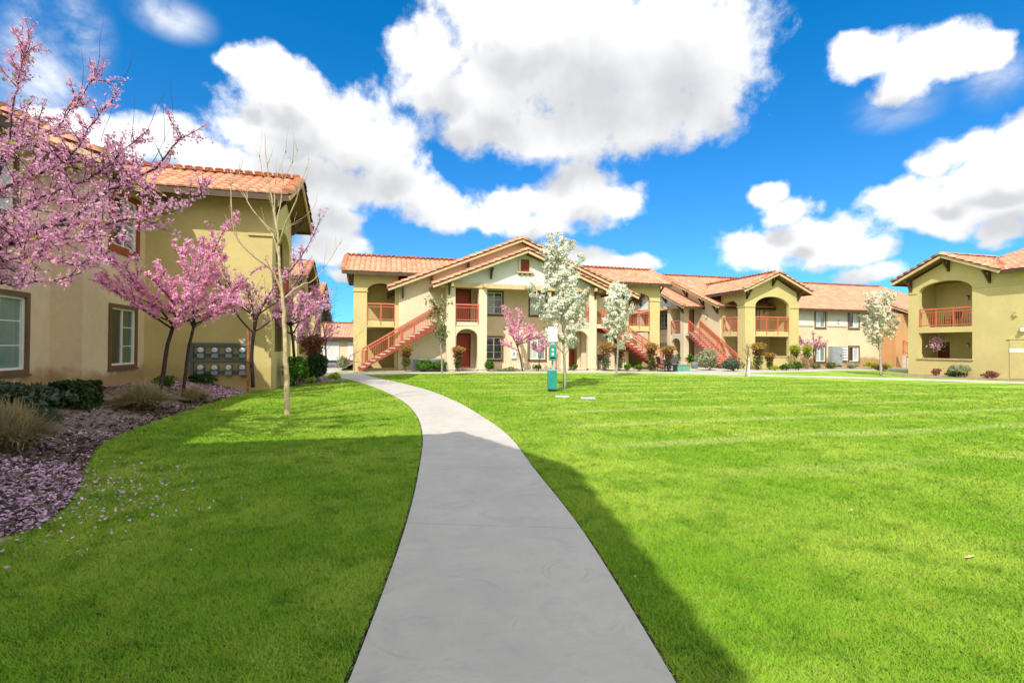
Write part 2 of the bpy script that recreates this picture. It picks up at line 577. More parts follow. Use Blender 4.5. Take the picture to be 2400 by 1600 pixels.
def arch(x0, x1, z0, zs, zc, n=14):
    """opening with a segmental head: spring zs, crown zc"""
    pts = [(x0, z0), (x1, z0)]
    cx, w = (x0 + x1) / 2, (x1 - x0) / 2
    for i in range(n + 1):
        a = PI * i / n
        pts.append((cx + w * math.cos(a), zs + (zc - zs) * math.sin(a)))
    return pts


def numesh(name, verts, faces_flat, per, mat, rnd=None, parent=None, kind=None):
    """fast mesh of equal polygons from numpy arrays"""
    me = bpy.data.meshes.new(name)
    nv, nf = len(verts), len(faces_flat) // per
    me.vertices.add(nv)
    me.vertices.foreach_set('co', np.ascontiguousarray(verts, dtype=np.float32).ravel())
    me.loops.add(nf * per)
    me.loops.foreach_set('vertex_index', np.ascontiguousarray(faces_flat, dtype=np.int32))
    me.polygons.add(nf)
    me.polygons.foreach_set('loop_start', np.arange(0, nf * per, per, dtype=np.int32))
    me.polygons.foreach_set('loop_total', np.full(nf, per, dtype=np.int32))
    me.update(calc_edges=True)
    if rnd is not None:
        a = me.attributes.new('rnd', 'FLOAT', 'FACE')
        a.data.foreach_set('value', np.ascontiguousarray(rnd, dtype=np.float32))
    me.materials.append(mat)
    return link(name, me, parent, kind)


def leaf_cloud(name, pts, size, mat, parent=None, kind='stuff', per=1, spread=0.0, flat=0.0, long=1.0, updir=0.0, outward=0.0, axis=(0.0, 0.0)):
    """small two-triangle petals or leaves round the given points"""
    pts = np.asarray(pts, dtype=np.float64).reshape(-1, 3)
    if per > 1:
        pts = np.repeat(pts, per, axis=0)
        pts = pts + rng.normal(0, spread, pts.shape)
    n = len(pts)
    a = rng.normal(size=(n, 3))
    a[:, 2] *= (1 - flat)
    a[:, 2] += updir
    a /= np.linalg.norm(a, axis=1)[:, None] + 1e-9
    b = rng.normal(size=(n, 3))
    b[:, 2] *= (1 - flat)
    b -= (b * a).sum(1)[:, None] * a
    b /= np.linalg.norm(b, axis=1)[:, None] + 1e-9
    if outward:
        o_ = pts - np.array([axis[0], axis[1], 0.0])
        o_[:, 2] = 0
        o_ /= np.linalg.norm(o_, axis=1)[:, None] + 1e-6
        nrm = o_ * outward + np.array([0, 0, 0.55 * outward]) + rng.normal(0, 0.5, (n, 3))
        nrm /= np.linalg.norm(nrm, axis=1)[:, None] + 1e-9
        a = a - (a * nrm).sum(1)[:, None] * nrm
        a /= np.linalg.norm(a, axis=1)[:, None] + 1e-9
        b = np.cross(nrm, a)
    s = size * rng.uniform(0.45, 1.55, n)[:, None]
    a = a * s * long
    b = b * s
    c = np.cross(a, b)
    c /= np.linalg.norm(c, axis=1)[:, None] + 1e-9
    v = np.empty((n, 4, 3))
    v[:, 0] = pts - a
    v[:, 1] = pts + b * 0.6 + c * s * 0.25
    v[:, 2] = pts + a
    v[:, 3] = pts - b * 0.6 + c * s * 0.25
    return numesh(name, v.reshape(-1, 3), np.arange(n * 4), 4, mat, rng.uniform(0, 1, n), parent, kind)


# ------------------------------------------------------------------ ground
def sheet(name, poly, z, mat, kind='structure', thick=0.0, parent=None):
    mb = MB()
    if thick:
        mb.plate(((0, 0, z), (1, 0, 0), (0, 1, 0), (0, 0, 1)), poly, (), thick)
    else:
        tr = tessellate_polygon([[Vector((p[0], p[1], 0)) for p in poly]])
        mb.add([(p[0], p[1], z) for p in poly], [tuple(t) for t in tr])
    return mb.build(name, mat, parent, kind=kind)


def catmull(p, step=0.25):
    p = [Vector(q) for q in p]
    p = [p[0] * 2 - p[1]] + p + [p[-1] * 2 - p[-2]]
    out = []
    for i in range(1, len(p) - 2):
        n = max(2, int((p[i + 1] - p[i]).length / step))
        for k in range(n):
            t = k / n
            a, b, c, d = p[i - 1], p[i], p[i + 1], p[i + 2]
            out.append(0.5 * ((2 * b) + (c - a) * t + (2 * a - 5 * b + 4 * c - d) * t * t + (3 * b - a - 3 * c + d) * t ** 3))
    out.append(p[-2])
    return out


m, t, b, o = new_mat('dry_soil')
ge = NN(t, 'ShaderNodeNewGeometry')
t.links.new(mixc(t, noise(t, ge.outputs['Position'], 0.8, 6, 0.65), (0.10, 0.085, 0.05), (0.20, 0.17, 0.10)), b.inputs['Base Color'])
b.inputs['Roughness'].default_value = 0.95
SOIL = m

m, t, b, o = new_mat('turf')
ge = NN(t, 'ShaderNodeNewGeometry')
P = ge.outputs['Position']
GR_A, GR_B, GR_C = (0.225, 0.475, 0.024), (0.48, 0.66, 0.085), (0.105, 0.30, 0.012)


def turf_colour(t, P, dark=1.0):
    f1 = noise(t, P, 0.55, 5, 0.6)
    f2 = noise(t, P, 2.6, 5, 0.7)
    c = mixc(t, smooth(t, f1, 0.35, 0.66), tuple(x * dark for x in GR_A), tuple(x * dark for x in GR_B))
    c = mixc(t, mth(t, 'MULTIPLY', smooth(t, f2, 0.44, 0.66), 0.75), c, tuple(x * dark for x in GR_C))
    f3 = noise(t, P, 5.0, 4, 0.7)
    c = mixc(t, mth(t, 'MULTIPLY', smooth(t, f3, 0.56, 0.74), 0.5), c, (0.50 * dark, 0.44 * dark, 0.08 * dark))
    # mowing passes: the blades lie one way, then the other
    sx = NN(t, 'ShaderNodeSeparateXYZ')
    t.links.new(P, sx.inputs[0])
    yy = mth(t, 'ADD', sx.outputs[1], mth(t, 'MULTIPLY', mth(t, 'SUBTRACT', noise(t, P, 0.35, 3, 0.55), 0.5), 0.5))
    w = mth(t, 'SINE', mth(t, 'ADD', mth(t, 'MULTIPLY', yy, 2 * PI / 1.87), PI / 2 - 6.8 * 2 * PI / 1.87))
    k = smooth(t, w, 0.60, 1.0)
    k = mth(t, 'MULTIPLY', k, smooth(t, noise(t, P, 0.7, 4, 0.6), 0.30, 0.55))
    k = mth(t, 'MULTIPLY', k, smooth(t, sx.outputs[1], 4.0, 6.0))
    right = smooth(t, sx.outputs[0], 2.2, 4.5)
    k = mth(t, 'MULTIPLY', mth(t, 'MULTIPLY', k, 0.52), right)
    return mixc(t, k, c, (0.74 * dark, 0.80 * dark, 0.30 * dark))


t.links.new(turf_colour(t, P, 1.0), b.inputs['Base Color'])
b.inputs['Roughness'].default_value = 0.9
b.inputs['Specular IOR Level'].default_value = 0.1
bn = NN(t, 'ShaderNodeBump')
bn.inputs['Strength'].default_value = 0.9
bn.inputs['Distance'].default_value = 0.05
t.links.new(noise(t, P, 45, 4, 0.75), bn.inputs['Height'])
t.links.new(bn.outputs[0], b.inputs['Normal'])
TURF = m

m, t, b, o = new_mat('turf_blade')
ge = NN(t, 'ShaderNodeNewGeometry')
at = NN(t, 'ShaderNodeAttribute'); at.attribute_name = 'rnd'
c = turf_colour(t, ge.outputs['Position'], 1.0)
c = mixc(t, mth(t, 'MULTIPLY', at.outputs['Fac'], 0.45), c, (0.40, 0.62, 0.04))
c = mixc(t, smooth(t, at.outputs['Fac'], 0.95, 0.97), c, (0.42, 0.40, 0.14))
t.links.new(c, b.inputs['Base Color'])
b.inputs['Roughness'].default_value = 0.6
b.inputs['Specular IOR Level'].default_value = 0.15
nv = NN(t, 'ShaderNodeVectorMath', operation='MULTIPLY_ADD')
t.links.new(ge.outputs['Normal'], nv.inputs[0])
nv.inputs[1].default_value = (0.5, 0.5, 0.5)
nv.inputs[2].default_value = (0, 0, 0.8)
t.links.new(nv.outputs[0], b.inputs['Normal'])
tr = NN(t, 'ShaderNodeBsdfTranslucent')
t.links.new(c, tr.inputs['Color'])
mx = NN(t, 'ShaderNodeMixShader'); mx.inputs[0].default_value = 0.3
t.links.new(b.outputs[0], mx.inputs[1]); t.links.new(tr.outputs[0], mx.inputs[2]); t.links.new(mx.outputs[0], o.inputs[0])
BLADE = m

m, t, b, o = new_mat('broomed_concrete')
ge = NN(t, 'ShaderNodeNewGeometry')
P = ge.outputs['Position']
oi = NN(t, 'ShaderNodeObjectInfo')
c = mixc(t, smooth(t, noise(t, P, 1.3, 6, 0.65), 0.3, 0.7), (0.50, 0.475, 0.43), (0.60, 0.565, 0.505))
c = mixc(t, mth(t, 'MULTIPLY', smooth(t, noise(t, P, 3.1, 6, 0.7, 1.2), 0.50, 0.68), 0.5), c, (0.41, 0.39, 0.365))
c = mixc(t, mth(t, 'MULTIPLY', smooth(t, noise(t, P, 90, 2, 0.6), 0.62, 0.75), 0.25), c, (0.30, 0.28, 0.26))
brm = NN(t, 'ShaderNodeMapping'); brm.inputs['Scale'].default_value = (2.5, 70, 1)
t.links.new(P, brm.inputs['Vector'])
c = mixc(t, mth(t, 'MULTIPLY', smooth(t, noise(t, brm.outputs[0], 1.0, 4, 0.6), 0.4, 0.65), 0.16), c, (0.36, 0.34, 0.31))
c = mixc(t, mth(t, 'MULTIPLY', smooth(t, noise(t, P, 14, 5, 0.7), 0.52, 0.7), 0.22), c, (0.36, 0.35, 0.33))
c = mixc(t, mth(t, 'MULTIPLY', oi.outputs['Random'], 0.22), c, (0.62, 0.58, 0.51))
# curved scuffs left by wheels
vs = NN(t, 'ShaderNodeVectorMath', operation='DISTANCE')
t.links.new(P, vs.inputs[0]); vs.inputs[1].default_value = (0.32, 2.75, 0.03)
ring = mth(t, 'ABSOLUTE', mth(t, 'SUBTRACT', vs.outputs['Value'], 0.42))
rg = mth(t, 'MULTIPLY', smooth(t, ring, 0.0, 0.014, 0.28, 0.0), smooth(t, noise(t, P, 4.0, 3, 0.6), 0.45, 0.6))
c = mixc(t, rg, c, (0.22, 0.22, 0.22))
vs2 = NN(t, 'ShaderNodeVectorMath', operation='DISTANCE')
t.links.new(P, vs2.inputs[0]); vs2.inputs[1].default_value = (1.18, 3.05, 0.03)
ring2 = mth(t, 'ABSOLUTE', mth(t, 'SUBTRACT', mth(t, 'PINGPONG', vs2.outputs['Value'], 0.05), 0.03))
rg2 = mth(t, 'MULTIPLY', smooth(t, ring2, 0.0, 0.012, 0.25, 0.0), smooth(t, vs2.outputs['Value'], 0.16, 0.2, 1.0, 0.0))
rg2 = mth(t, 'MULTIPLY', rg2, smooth(t, noise(t, P, 6.0, 2, 0.6), 0.45, 0.6))
c = mixc(t, rg2, c, (0.25, 0.25, 0.25))
t.links.new(c, b.inputs['Base Color'])
b.inputs['Roughness'].default_value = 0.9
b.inputs['Specular IOR Level'].default_value = 0.2
bn = NN(t, 'ShaderNodeBump'); bn.inputs['Strength'].default_value = 0.25; bn.inputs['Distance'].default_value = 0.006
t.links.new(noise(t, P, 160, 3, 0.7), bn.inputs['Height']); t.links.new(bn.outputs[0], b.inputs['Normal'])
CONC = m

m, t, b, o = new_mat('bark_mulch')
ge = NN(t, 'ShaderNodeNewGeometry'); P = ge.outputs['Position']
c = mixc(t, noise(t, P, 22, 5, 0.7), (0.10, 0.07, 0.048), (0.40, 0.30, 0.215))
c = mixc(t, mth(t, 'MULTIPLY', smooth(t, noise(t, P, 1.3, 4, 0.6), 0.45, 0.7), 0.6), c, (0.36, 0.30, 0.24))
t.links.new(c, b.inputs['Base Color']); b.inputs['Roughness'].default_value = 0.95
bn = NN(t, 'ShaderNodeBump'); bn.inputs['Strength'].default_value = 1.0; bn.inputs['Distance'].default_value = 0.03
t.links.new(noise(t, P, 35, 4, 0.7), bn.inputs['Height']); t.links.new(bn.outputs[0], b.inputs['Normal'])
MULCH = m
CHIP = M_leaf('bark_chip', (0.07, 0.045, 0.03), (0.24, 0.17, 0.12), (0.03, 0.02, 0.016), 0.0)
SANDY = M_plain('sandy_bed_soil', (0.36, 0.27, 0.18), 0.95, var=0.35, scale=4, bump=0.5)

sheet('ground', [(-900, -300), (900, -300), (900, 1500), (-900, 1500)], -0.35, SOIL)
LAWN_POLY = [(-30, -8), (60, -8), (60, 32), (24, 32), (18, 30.4), (-3, 30.4), (-10, 40), (-30, 40)]
sheet('lawn', LAWN_POLY, 0.0, TURF)

PL = [(-0.95, -1.2), (-0.45, 0.8), (-0.14, 2.29), (0.17, 4.08), (0.41, 5.99), (0.62, 8.31), (0.66, 10.78), (0.46, 13.49), (-0.18, 17.2), (-1.05, 20.7), (-2.2, 23.9), (-3.9, 26.6)]
PR = [(0.45, -1.6), (0.98, 0.5), (1.26, 1.94), (1.56, 3.75), (1.76, 5.68), (2.0, 8.01), (1.98, 10.52), (1.83, 13.23), (1.32, 16.9), (0.42, 20.5), (-0.40, 23.3), (-1.2, 26.4)]
def join(a, b, n=320):
    a, b = catmull([(*p, 0) for p in a], 0.1), catmull([(*p, 0) for p in b], 0.1)
    def rs(q):
        L = [0.0]
        for i in range(1, len(q)):
            L.append(L[-1] + (q[i] - q[i - 1]).length)
        out = []
        for k in range(n):
            s_ = L[-1] * k / (n - 1)
            i = max(1, next((j for j in range(len(L)) if L[j] >= s_ - 1e-9), len(L) - 1))
            f = (s_ - L[i - 1]) / max(1e-9, L[i] - L[i - 1])
            out.append(q[i - 1].lerp(q[i], min(1, max(0, f))))
        return out
    return rs(a), rs(b)
QL, QR = join(PL, PR)
path = empty('path')
path['kind'] = 'structure'
dist = 0.0
# joints chosen so that one falls about 4.0 m and one about 5.9 m ahead of the camera
seg, start = [], 0
arc = [0.0]
for i in range(1, len(QL)):
    arc.append(arc[-1] + ((QL[i] + QR[i]) / 2 - (QL[i - 1] + QR[i - 1]) / 2).length)
s_ref = next(arc[i] for i in range(len(QL)) if (QL[i].y + QR[i].y) / 2 > 3.92)
cuts = [0]
k = -3
while s_ref + 2.0 * k < arc[-1] - 0.5:
    if s_ref + 2.0 * k > 0.5:
        cuts.append(min(range(len(arc)), key=lambda i: abs(arc[i] - (s_ref + 2.0 * k))))
    k += 1
cuts.append(len(QL) - 1)
for a_, b_ in zip(cuts[:-1], cuts[1:]):
    if b_ - a_ < 2:
        continue
    L_ = [Vector(p) for p in QL[a_:b_ + 1]]
    R_ = [Vector(p) for p in QR[a_:b_ + 1]]
    L_[0] = L_[0].lerp(L_[1], 0.03); R_[0] = R_[0].lerp(R_[1], 0.03)
    L_[-1] = L_[-1].lerp(L_[-2], 0.03); R_[-1] = R_[-1].lerp(R_[-2], 0.03)
    poly = [(p.x, p.y) for p in R_] + [(p.x, p.y) for p in reversed(L_)]
    MB().plate(((0, 0, 0.022), (1, 0, 0), (0, 1, 0), (0, 0, 1)), poly, (), 0.1).build('concrete_slab', CONC, path)
edge = [(p.x - 0.03, p.y) for p in QL] + [(p.x + 0.03, p.y) for p in reversed(QR)]
sheet('path_edging_soil', edge, 0.005, M_plain('edging_soil', (0.035, 0.026, 0.018), 0.95, var=0.3, scale=20))

# far walkway round the lawn, the strip of grass behind it and the concrete by the doors
far_near = [(-6, 26.3), (-0.5, 25.6), (2.2, 26.5), (9.3, 26.5), (14.0, 25.8), (16.8, 24.3), (18.9, 22.5), (21.3, 20.6), (23.9, 18.4), (27.3, 15.4), (36, 7.5), (46, -2)]
far_back = [(-6, 28.0), (-0.7, 27.4), (2.2, 28.0), (9.6, 27.9), (15.0, 27.3), (18.2, 25.6), (20.2, 23.6), (22.4, 21.8), (25.1, 19.7), (28.5, 16.6), (37.2, 8.7), (47, -1)]
fn, fb = catmull([(*p, 0) for p in far_near], 0.5), catmull([(*p, 0) for p in far_back], 0.5)
sheet('far_walkway', [(p.x, p.y) for p in fn] + [(p.x, p.y) for p in reversed(fb)], 0.012, CONC, thick=0.05)
sheet('building_walkway', [(-8, 28.6), (18.4, 28.6), (18.4, 30.6), (-8, 30.6)], 0.014, CONC, thick=0.05)
sheet('entry_walk', [(4.2, 27.6), (6.6, 27.6), (5.4, 28.65), (4.2, 28.65)], 0.018, CONC, thick=0.03)
sheet('entry_walk', [(10.0, 27.5), (13.6, 27.2), (12.3, 28.65), (11.0, 28.65)], 0.018, CONC, thick=0.03)
sheet('east_walkway', [(18.0, 26.6), (19.6, 24.9), (25.2, 25.4), (29.6, 26.6), (46, 27.0), (46, 28.6), (25, 28.6), (23.0, 29.0), (23.4, 44), (21.0, 44), (20.6, 30), (18.4, 30.6)], 0.014, CONC, thick=0.05)
sheet('flower_bed', [(24.4, 28.7), (46, 28.7), (46, 32.3), (24.4, 32.3)], 0.016, SANDY)
sheet('flower_bed', [(28.5, 18.2), (31.2, 15.2), (38, 8.6), (38, 12), (31.2, 23.4), (28.7, 23.4), (27.6, 20.2)], 0.010, SANDY)
sheet('flower_bed', [(-1.7, 28.0), (4.0, 28.3), (4.0, 28.62), (-1.7, 28.62)], 0.016, SANDY)
sheet('flower_bed', [(5.9, 28.0), (10.6, 28.0), (10.6, 28.62), (5.9, 28.62)], 0.016, SANDY)
sheet('flower_bed', [(13.6, 27.5), (19.0, 26.4), (18.4, 28.62), (13.2, 28.62)], 0.016, SANDY)
sheet('driveway', [(-40, 42), (60, 42), (60, 52), (-40, 52)], -0.03, M_plain('grey_asphalt', (0.09, 0.09, 0.095), 0.9, bump=0.3))
sheet('north_walkway', [(-6, 28.0), (-2.6, 27.9), (-2.4, 42.5), (-5.2, 42.5)], 0.010, CONC)

# planting bed on the left: rises to the foot of the wall
BED = [(-4.7, 3.9), (-3.6, 4.2), (-2.85, 4.62), (-2.72, 4.95), (-3.0, 5.9), (-3.62, 7.35), (-4.05, 8.6), (-4.24, 10.2), (-4.26, 12.6), (-4.18, 16.0), (-3.75, 19.0), (-2.9, 20.6), (-1.62, 21.5), (-1.75, 22.3), (-2.5, 23.8), (-4.1, 26.3)]
bedc = catmull([(*p, 0) for p in BED], 0.2)


def bed_edge(y):
    best = -9.0
    for a_, b_ in zip(bedc[:-1], bedc[1:]):
        if (a_.y - y) * (b_.y - y) <= 0 and abs(b_.y - a_.y) > 1e-9:
            best = max(best, a_.x + (b_.x - a_.x) * (y - a_.y) / (b_.y - a_.y))
    return best


def sst(x):
    x = min(1.0, max(0.0, x))
    return x * x * (3 - 2 * x)


def bed_z(x, y):
    e = bed_edge(y)
    d_ = e - x
    if y < 5.2:
        d_ = min(d_, (y - 3.9))
    return 0.012 + 0.33 * sst(d_ / 1.9)


vb, fbq = [], []
NS = 22
for i, p in enumerate(bedc):
    for k in range(NS + 1):
        s_ = k / NS
        x = p.x + (-8.6 - p.x) * s_
        z = bed_z(x, p.y) if k else 0.004
        z += 0.012 * math.sin(x * 9 + p.y * 5) * math.sin(p.y * 11 - x * 3) * min(1, k / 3)
        vb.append((x, p.y, z))
for i in range(len(bedc) - 1):
    for k in range(NS):
        a_ = i * (NS + 1) + k
        fbq.append((a_, a_ + 1, a_ + NS + 2, a_ + NS + 1))
mb = MB(); mb.add(vb, fbq)
mb.build('planting_bed', MULCH, kind='structure', smooth_=True)

# distance to the path, for keeping blades off it
LX = np.array([p.x for p in QL]); LY = np.array([p.y for p in QL])
RX = np.array([p.x for p in QR]); RY = np.array([p.y for p in QR])
BY = np.linspace(3.9, 26.2, 400)
BX = np.array([bed_edge(y) for y in BY])
FNX = np.array([p.x for p in fn]); FNY = np.array([p.y for p in fn])


def on_lawn(x, y, gap=0.02):
    l = np.interp(y, LY, LX) - gap
    r = np.interp(y, RY, RX) + gap
    ok = (x < l) | (x > r)
    e = np.interp(y, BY, BX)
    ok &= ~((x < e + 0.02) & (y > 3.9))
    ok &= ~((x < l) & (y > 21.2))
    ok &= y < np.interp(x, FNX, FNY) - 0.05
    return ok


def make_grass():
    n = 1500000
    u = rng.uniform(0, 1, n)
    # radial density falls beyond 4 m
    dmin, d0, dmax = 1.75, 4.0, 27.0
    w1 = (d0 ** 2 - dmin ** 2) / 2
    w2 = d0 ** 2 * math.log(dmax / d0)
    d = np.where(u < w1 / (w1 + w2), np.sqrt(dmin ** 2 + 2 * (u * (w1 + w2))),
                 d0 * np.exp(np.clip(u * (w1 + w2) - w1, 0, None) / d0 ** 2))
    a = YAW + rng.uniform(-0.86, 0.86, n)
    x, y = d * np.sin(a), d * np.cos(a)
    ok = on_lawn(x, y) & ((d * np.cos(a - YAW)) > 1.9)
    x, y, d = x[ok], y[ok], d[ok]
    n = len(x)
    g = np.maximum(1.0, d / 4.0)
    w = 0.0036 * g * rng.uniform(0.7, 1.3, n)
    h = rng.uniform(0.012, 0.030, n) * np.minimum(1.6, g ** 0.35)
    th = rng.uniform(0, 2 * PI, n)
    ln = rng.normal(0, 0.7, (n, 2)) * h[:, None]
    v = np.empty((n, 3, 3))
    cx, sx = np.cos(th) * w, np.sin(th) * w
    v[:, 0] = np.c_[x - cx, y - sx, np.zeros(n)]
    v[:, 1] = np.c_[x + cx, y + sx, np.zeros(n)]
    v[:, 2] = np.c_[x + ln[:, 0], y + ln[:, 1], h]
    numesh('lawn_grass', v.reshape(-1, 3), np.arange(n * 3), 3, BLADE, rng.uniform(0, 1, n), None, 'stuff')


make_grass()

# bark chips and fallen petals on the bed, a sprinkle of petals on the lawn
def scatter_bed(n, dens):
    out = []
    while len(out) < n:
        y = random.uniform(4.1, 21.5)
        e = bed_edge(y)
        x = e - 4.6 * random.random() ** 1.3
        if x < -7.7 or (x < -7.1 and y > 14.2) or (y > 17.3 and x < -3.6):
            continue
        if random.random() > dens(x, y, e):
            continue
        out.append((x, y, bed_z(x, y) + 0.012 + random.random() * 0.012))
    return out


leaf_cloud('bark_chips', scatter_bed(9000, lambda x, y, e: 1.0 if y < 9 else 0.4), 0.03, CHIP, None, 'stuff', flat=0.75, long=1.7)


def pet(x, y, e):
    if y < 9.5:
        return 1.0 * math.exp(-max(0, (e - x) - 0.9) / 1.2) * (1.0 if y < 7.2 else 0.22)
    if y > 15.2:
        return 0.9 if e - x < 2.2 else 0.3
    return 0.05


leaf_cloud('fallen_petals', scatter_bed(18000, pet), 0.0175, PETAL, None, 'stuff', flat=0.7)
lp = []
for k in range(420):
    y = random.gauss(5.7, 0.8)
    x = bed_edge(max(4.7, min(12, y))) + abs(random.gauss(0, 0.55))
    if y > 3.0:
        lp.append((x, y, 0.05))
for k in range(45):
    lp.append((random.uniform(-3.0, 6.0), random.uniform(2.2, 9.0), 0.052))
lp = [p for p in lp if on_lawn(np.array([p[0]]), np.array([p[1]]))[0]]
leaf_cloud('lawn_petals', lp, 0.014, PETAL, None, 'stuff', flat=0.6)

# ------------------------------------------------------------------ roofs of barrel tiles
TL, TW = 0.43, 0.31


def tile_geo():
    vs, fs = [], []
    n = 5
    for j, (y, r, z0, h) in enumerate(((-0.02, 0.152, 0.022, 0.062), (0.45, 0.135, 0.002, 0.052))):
        for k in range(n + 1):
            a = PI * k / n
            vs.append((-r * math.cos(a), y, z0 + h * math.sin(a)))
    for k in range(n):
        fs.append((k, k + 1, n + 1 + k + 1, n + 1 + k))
    fs.append(tuple(range(n + 1))[::-1])
    return vs, fs


_tv, _tf = tile_geo()
TILE_ME = MB().add(_tv, _tf).mesh('roof_tile', TILE, fix=False)
TILE_ME.polygons.foreach_set('use_smooth', [True] * 5 + [False])
TV = np.array(_tv)


class Tiles:
    """collects tile placements for one building; the nearest become parts, the rest one joined part"""

    def __init__(s, root, limit=290):
        s.root, s.limit, s.items = root, limit, []

    def add(s, roof, M, prio):
        s.items.append((prio, (s.root.matrix_world_ @ M.translation).length, len(s.items), roof, M))

    def finish(s):
        s.items.sort(key=lambda q: q[:3])
        for prio, d, i, roof, M in s.items[:s.limit]:
            o = bpy.data.objects.new('roof_tile', TILE_ME)
            COL.objects.link(o)
            o.parent = roof
            o.matrix_local = M
        rest = s.items[s.limit:]
        by = {}
        for it in rest:
            by.setdefault(it[3], []).append(it[4])
        for roof, Ms in by.items():
            nv = len(TV)
            A = np.array([np.array(M) for M in Ms])
            hom = np.c_[TV, np.ones(nv)]
            V = np.einsum('nij,kj->nki', A, hom)[:, :, :3].reshape(-1, 3)
            me = bpy.data.meshes.new('roof_tiles')
            fs = []
            for q in range(len(Ms)):
                b = q * nv
                fs.extend([tuple(b + i for i in f) for f in _tf])
            me.from_pydata(V.tolist(), [], fs)
            me.materials.append(TILE)
            a = me.attributes.new('rnd', 'FLOAT', 'FACE')
            a.data.foreach_set('value', np.repeat(rng.uniform(0, 1, len(Ms)), len(_tf)).astype(np.float32))
            link('roof_tiles', me, roof, 'stuff')


def frame_m(o, x, y, z):
    M = Matrix.Identity(4)
    for i, c in enumerate((x, y, z, o)):
        M[0][i], M[1][i], M[2][i] = c[0], c[1], c[2]
    return M


def tile_run(ts, roof, a, b, prio, lift=0.0, tilt=None):
    """a line of tiles along an edge (rake or ridge) from the low end a to the high end b"""
    a, b = Vector(a), Vector(b)
    d = (b - a)
    L = d.length
    d.normalize()
    x = d.cross(Vector((0, 0, 1))).normalized()
    z = x.cross(d).normalized()
    n = max(1, int(L / TL))
    for i in range(n + 1):
        o = a + d * (min(i * TL, L - TL * 0.9)) + z * lift
        j = random.uniform(-0.012, 0.012)
        ts.add(roof, frame_m(o + x * j, x * (1.1 if tilt else 1), d, z * (tilt or 1.3)), prio)


def gable(root, ts, A, B, zr, hw, slope, prios=(1, 1), ends=(True, True), sides=(True, True), rake_mat=None, ridge=True, rake_prio=0, clip=None, cut=(0.0, 0.0)):
    """gable roof with its ridge from A to B (local x, y); sides: left and right of the direction A to B"""
    A, B = Vector((A[0], A[1])), Vector((B[0], B[1]))
    L = (B - A).length
    d = (B - A) / L
    nl = Vector((-d.y, d.x))
    roof = None
    mb = MB()
    hws = hw if isinstance(hw, tuple) else (hw, hw)
    quads = []
    for si, sg in enumerate((1, -1)):
        if not sides[si]:
            continue
        h = hws[si]
        ze = zr - slope * h
        e0, e1 = A + nl * (sg * h), B + nl * (sg * h) - d * cut[si]
        p = [Vector((e0.x, e0.y, ze)), Vector((e1.x, e1.y, ze)), Vector((B.x, B.y, zr)), Vector((A.x, A.y, zr))]
        dn = Vector((0, 0, -0.10))
        q = [v + dn for v in p]
        mb.add(p, [(0, 1, 2, 3)], 0)
        mb.add(q, [(3, 2, 1, 0)], 1)
        mb.add(p + q, [(0, 4, 5, 1), (1, 5, 6, 2), (3, 7, 4, 0)], 1)
        quads.append((si, sg, p, h, ze))
    roof = mb.build('roof', [DECK, SOFFIT], root)
    for si, sg, p, h, ze in quads:
        U = (p[1] - p[0]).normalized()
        V = (p[3] - p[0]).normalized()
        N = U.cross(V)
        if N.z < 0:
            U = -U
            N = -N
            org = p[0] - U * L
        else:
            org = p[0]
        W = L
        SL = math.hypot(h, zr - ze)
        nc, nr = int(round(W / TW)), int(math.ceil(SL / TL))
        for c in range(nc):
            for r in range(nr):
                u = (c + 0.5) * W / nc
                v = r * TL - 0.03
                if v > SL - 0.12:
                    continue
                if clip and not clip(org + U * u + V * v):
                    continue
                jz = random.uniform(-0.006, 0.006)
                M = frame_m(org + U * (u + random.uniform(-0.006, 0.006)) + V * v + N * jz, U, V, N)
                ts.add(roof, M, prios[si])
        # eave board
        f = MB()
        a, b_ = p[0] + Vector((0, 0, -0.02)), p[1] + Vector((0, 0, -0.02))
        out = (Vector((nl.x, nl.y, 0)) * sg) * 0.012
        f.bar(a + out + Vector((0, 0, -0.09)), b_ + out + Vector((0, 0, -0.09)), 0.04, 0.19)
        f.build('fascia', BROWN, root)
        for ei, on in enumerate(ends):
            if not on:
                continue
            lo, hi = (p[0], p[3]) if ei == 0 else (p[1], p[2])
            sgn = -1 if ei == 0 else 1
            off_ = Vector((d.x, d.y, 0)) * (0.02 * sgn)
            r = MB()
            r.bar(lo + off_ + Vector((0, 0, -0.11)), hi + off_ + Vector((0, 0, -0.11)), 0.05, 0.14)
            r.build('rake_board', rake_mat or TANTRIM, root)
            tile_run(ts, roof, lo - off_ * 2, hi - off_ * 2, rake_prio, 0.0, 2.6)
    if ridge:
        tile_run(ts, roof, (A.x, A.y, zr + 0.02), (B.x, B.y, zr + 0.02), 3, 0.03)
    return roof


def bracket(root, x, y, z, out, size=0.62, name='knee_brace'):
    """timber knee brace: wall post, arm and diagonal; out = horizontal unit direction away from the wall"""
    o = Vector((x, y, z))
    u = Vector((out[0], out[1], 0))
    mb = MB()
    side = Vector((-u.y, u.x, 0))
    mb.bar(o + u * 0.05 + Vector((0, 0, -size * 1.25)), o + u * 0.05, 0.10, 0.10, 0, (u.x, u.y, 0.001))
    mb.bar(o + u * 0.003 + Vector((0, 0, -0.06)), o + u * size + Vector((0, 0, -0.06)), 0.11, 0.13)
    mb.bar(o + u * 0.06 + Vector((0, 0, -size * 1.1)), o + u * size * 0.82 + Vector((0, 0, -0.10)), 0.085, 0.10)
    return mb.build(name, BROWN if random.random() < 0.999 else TRIM, root)


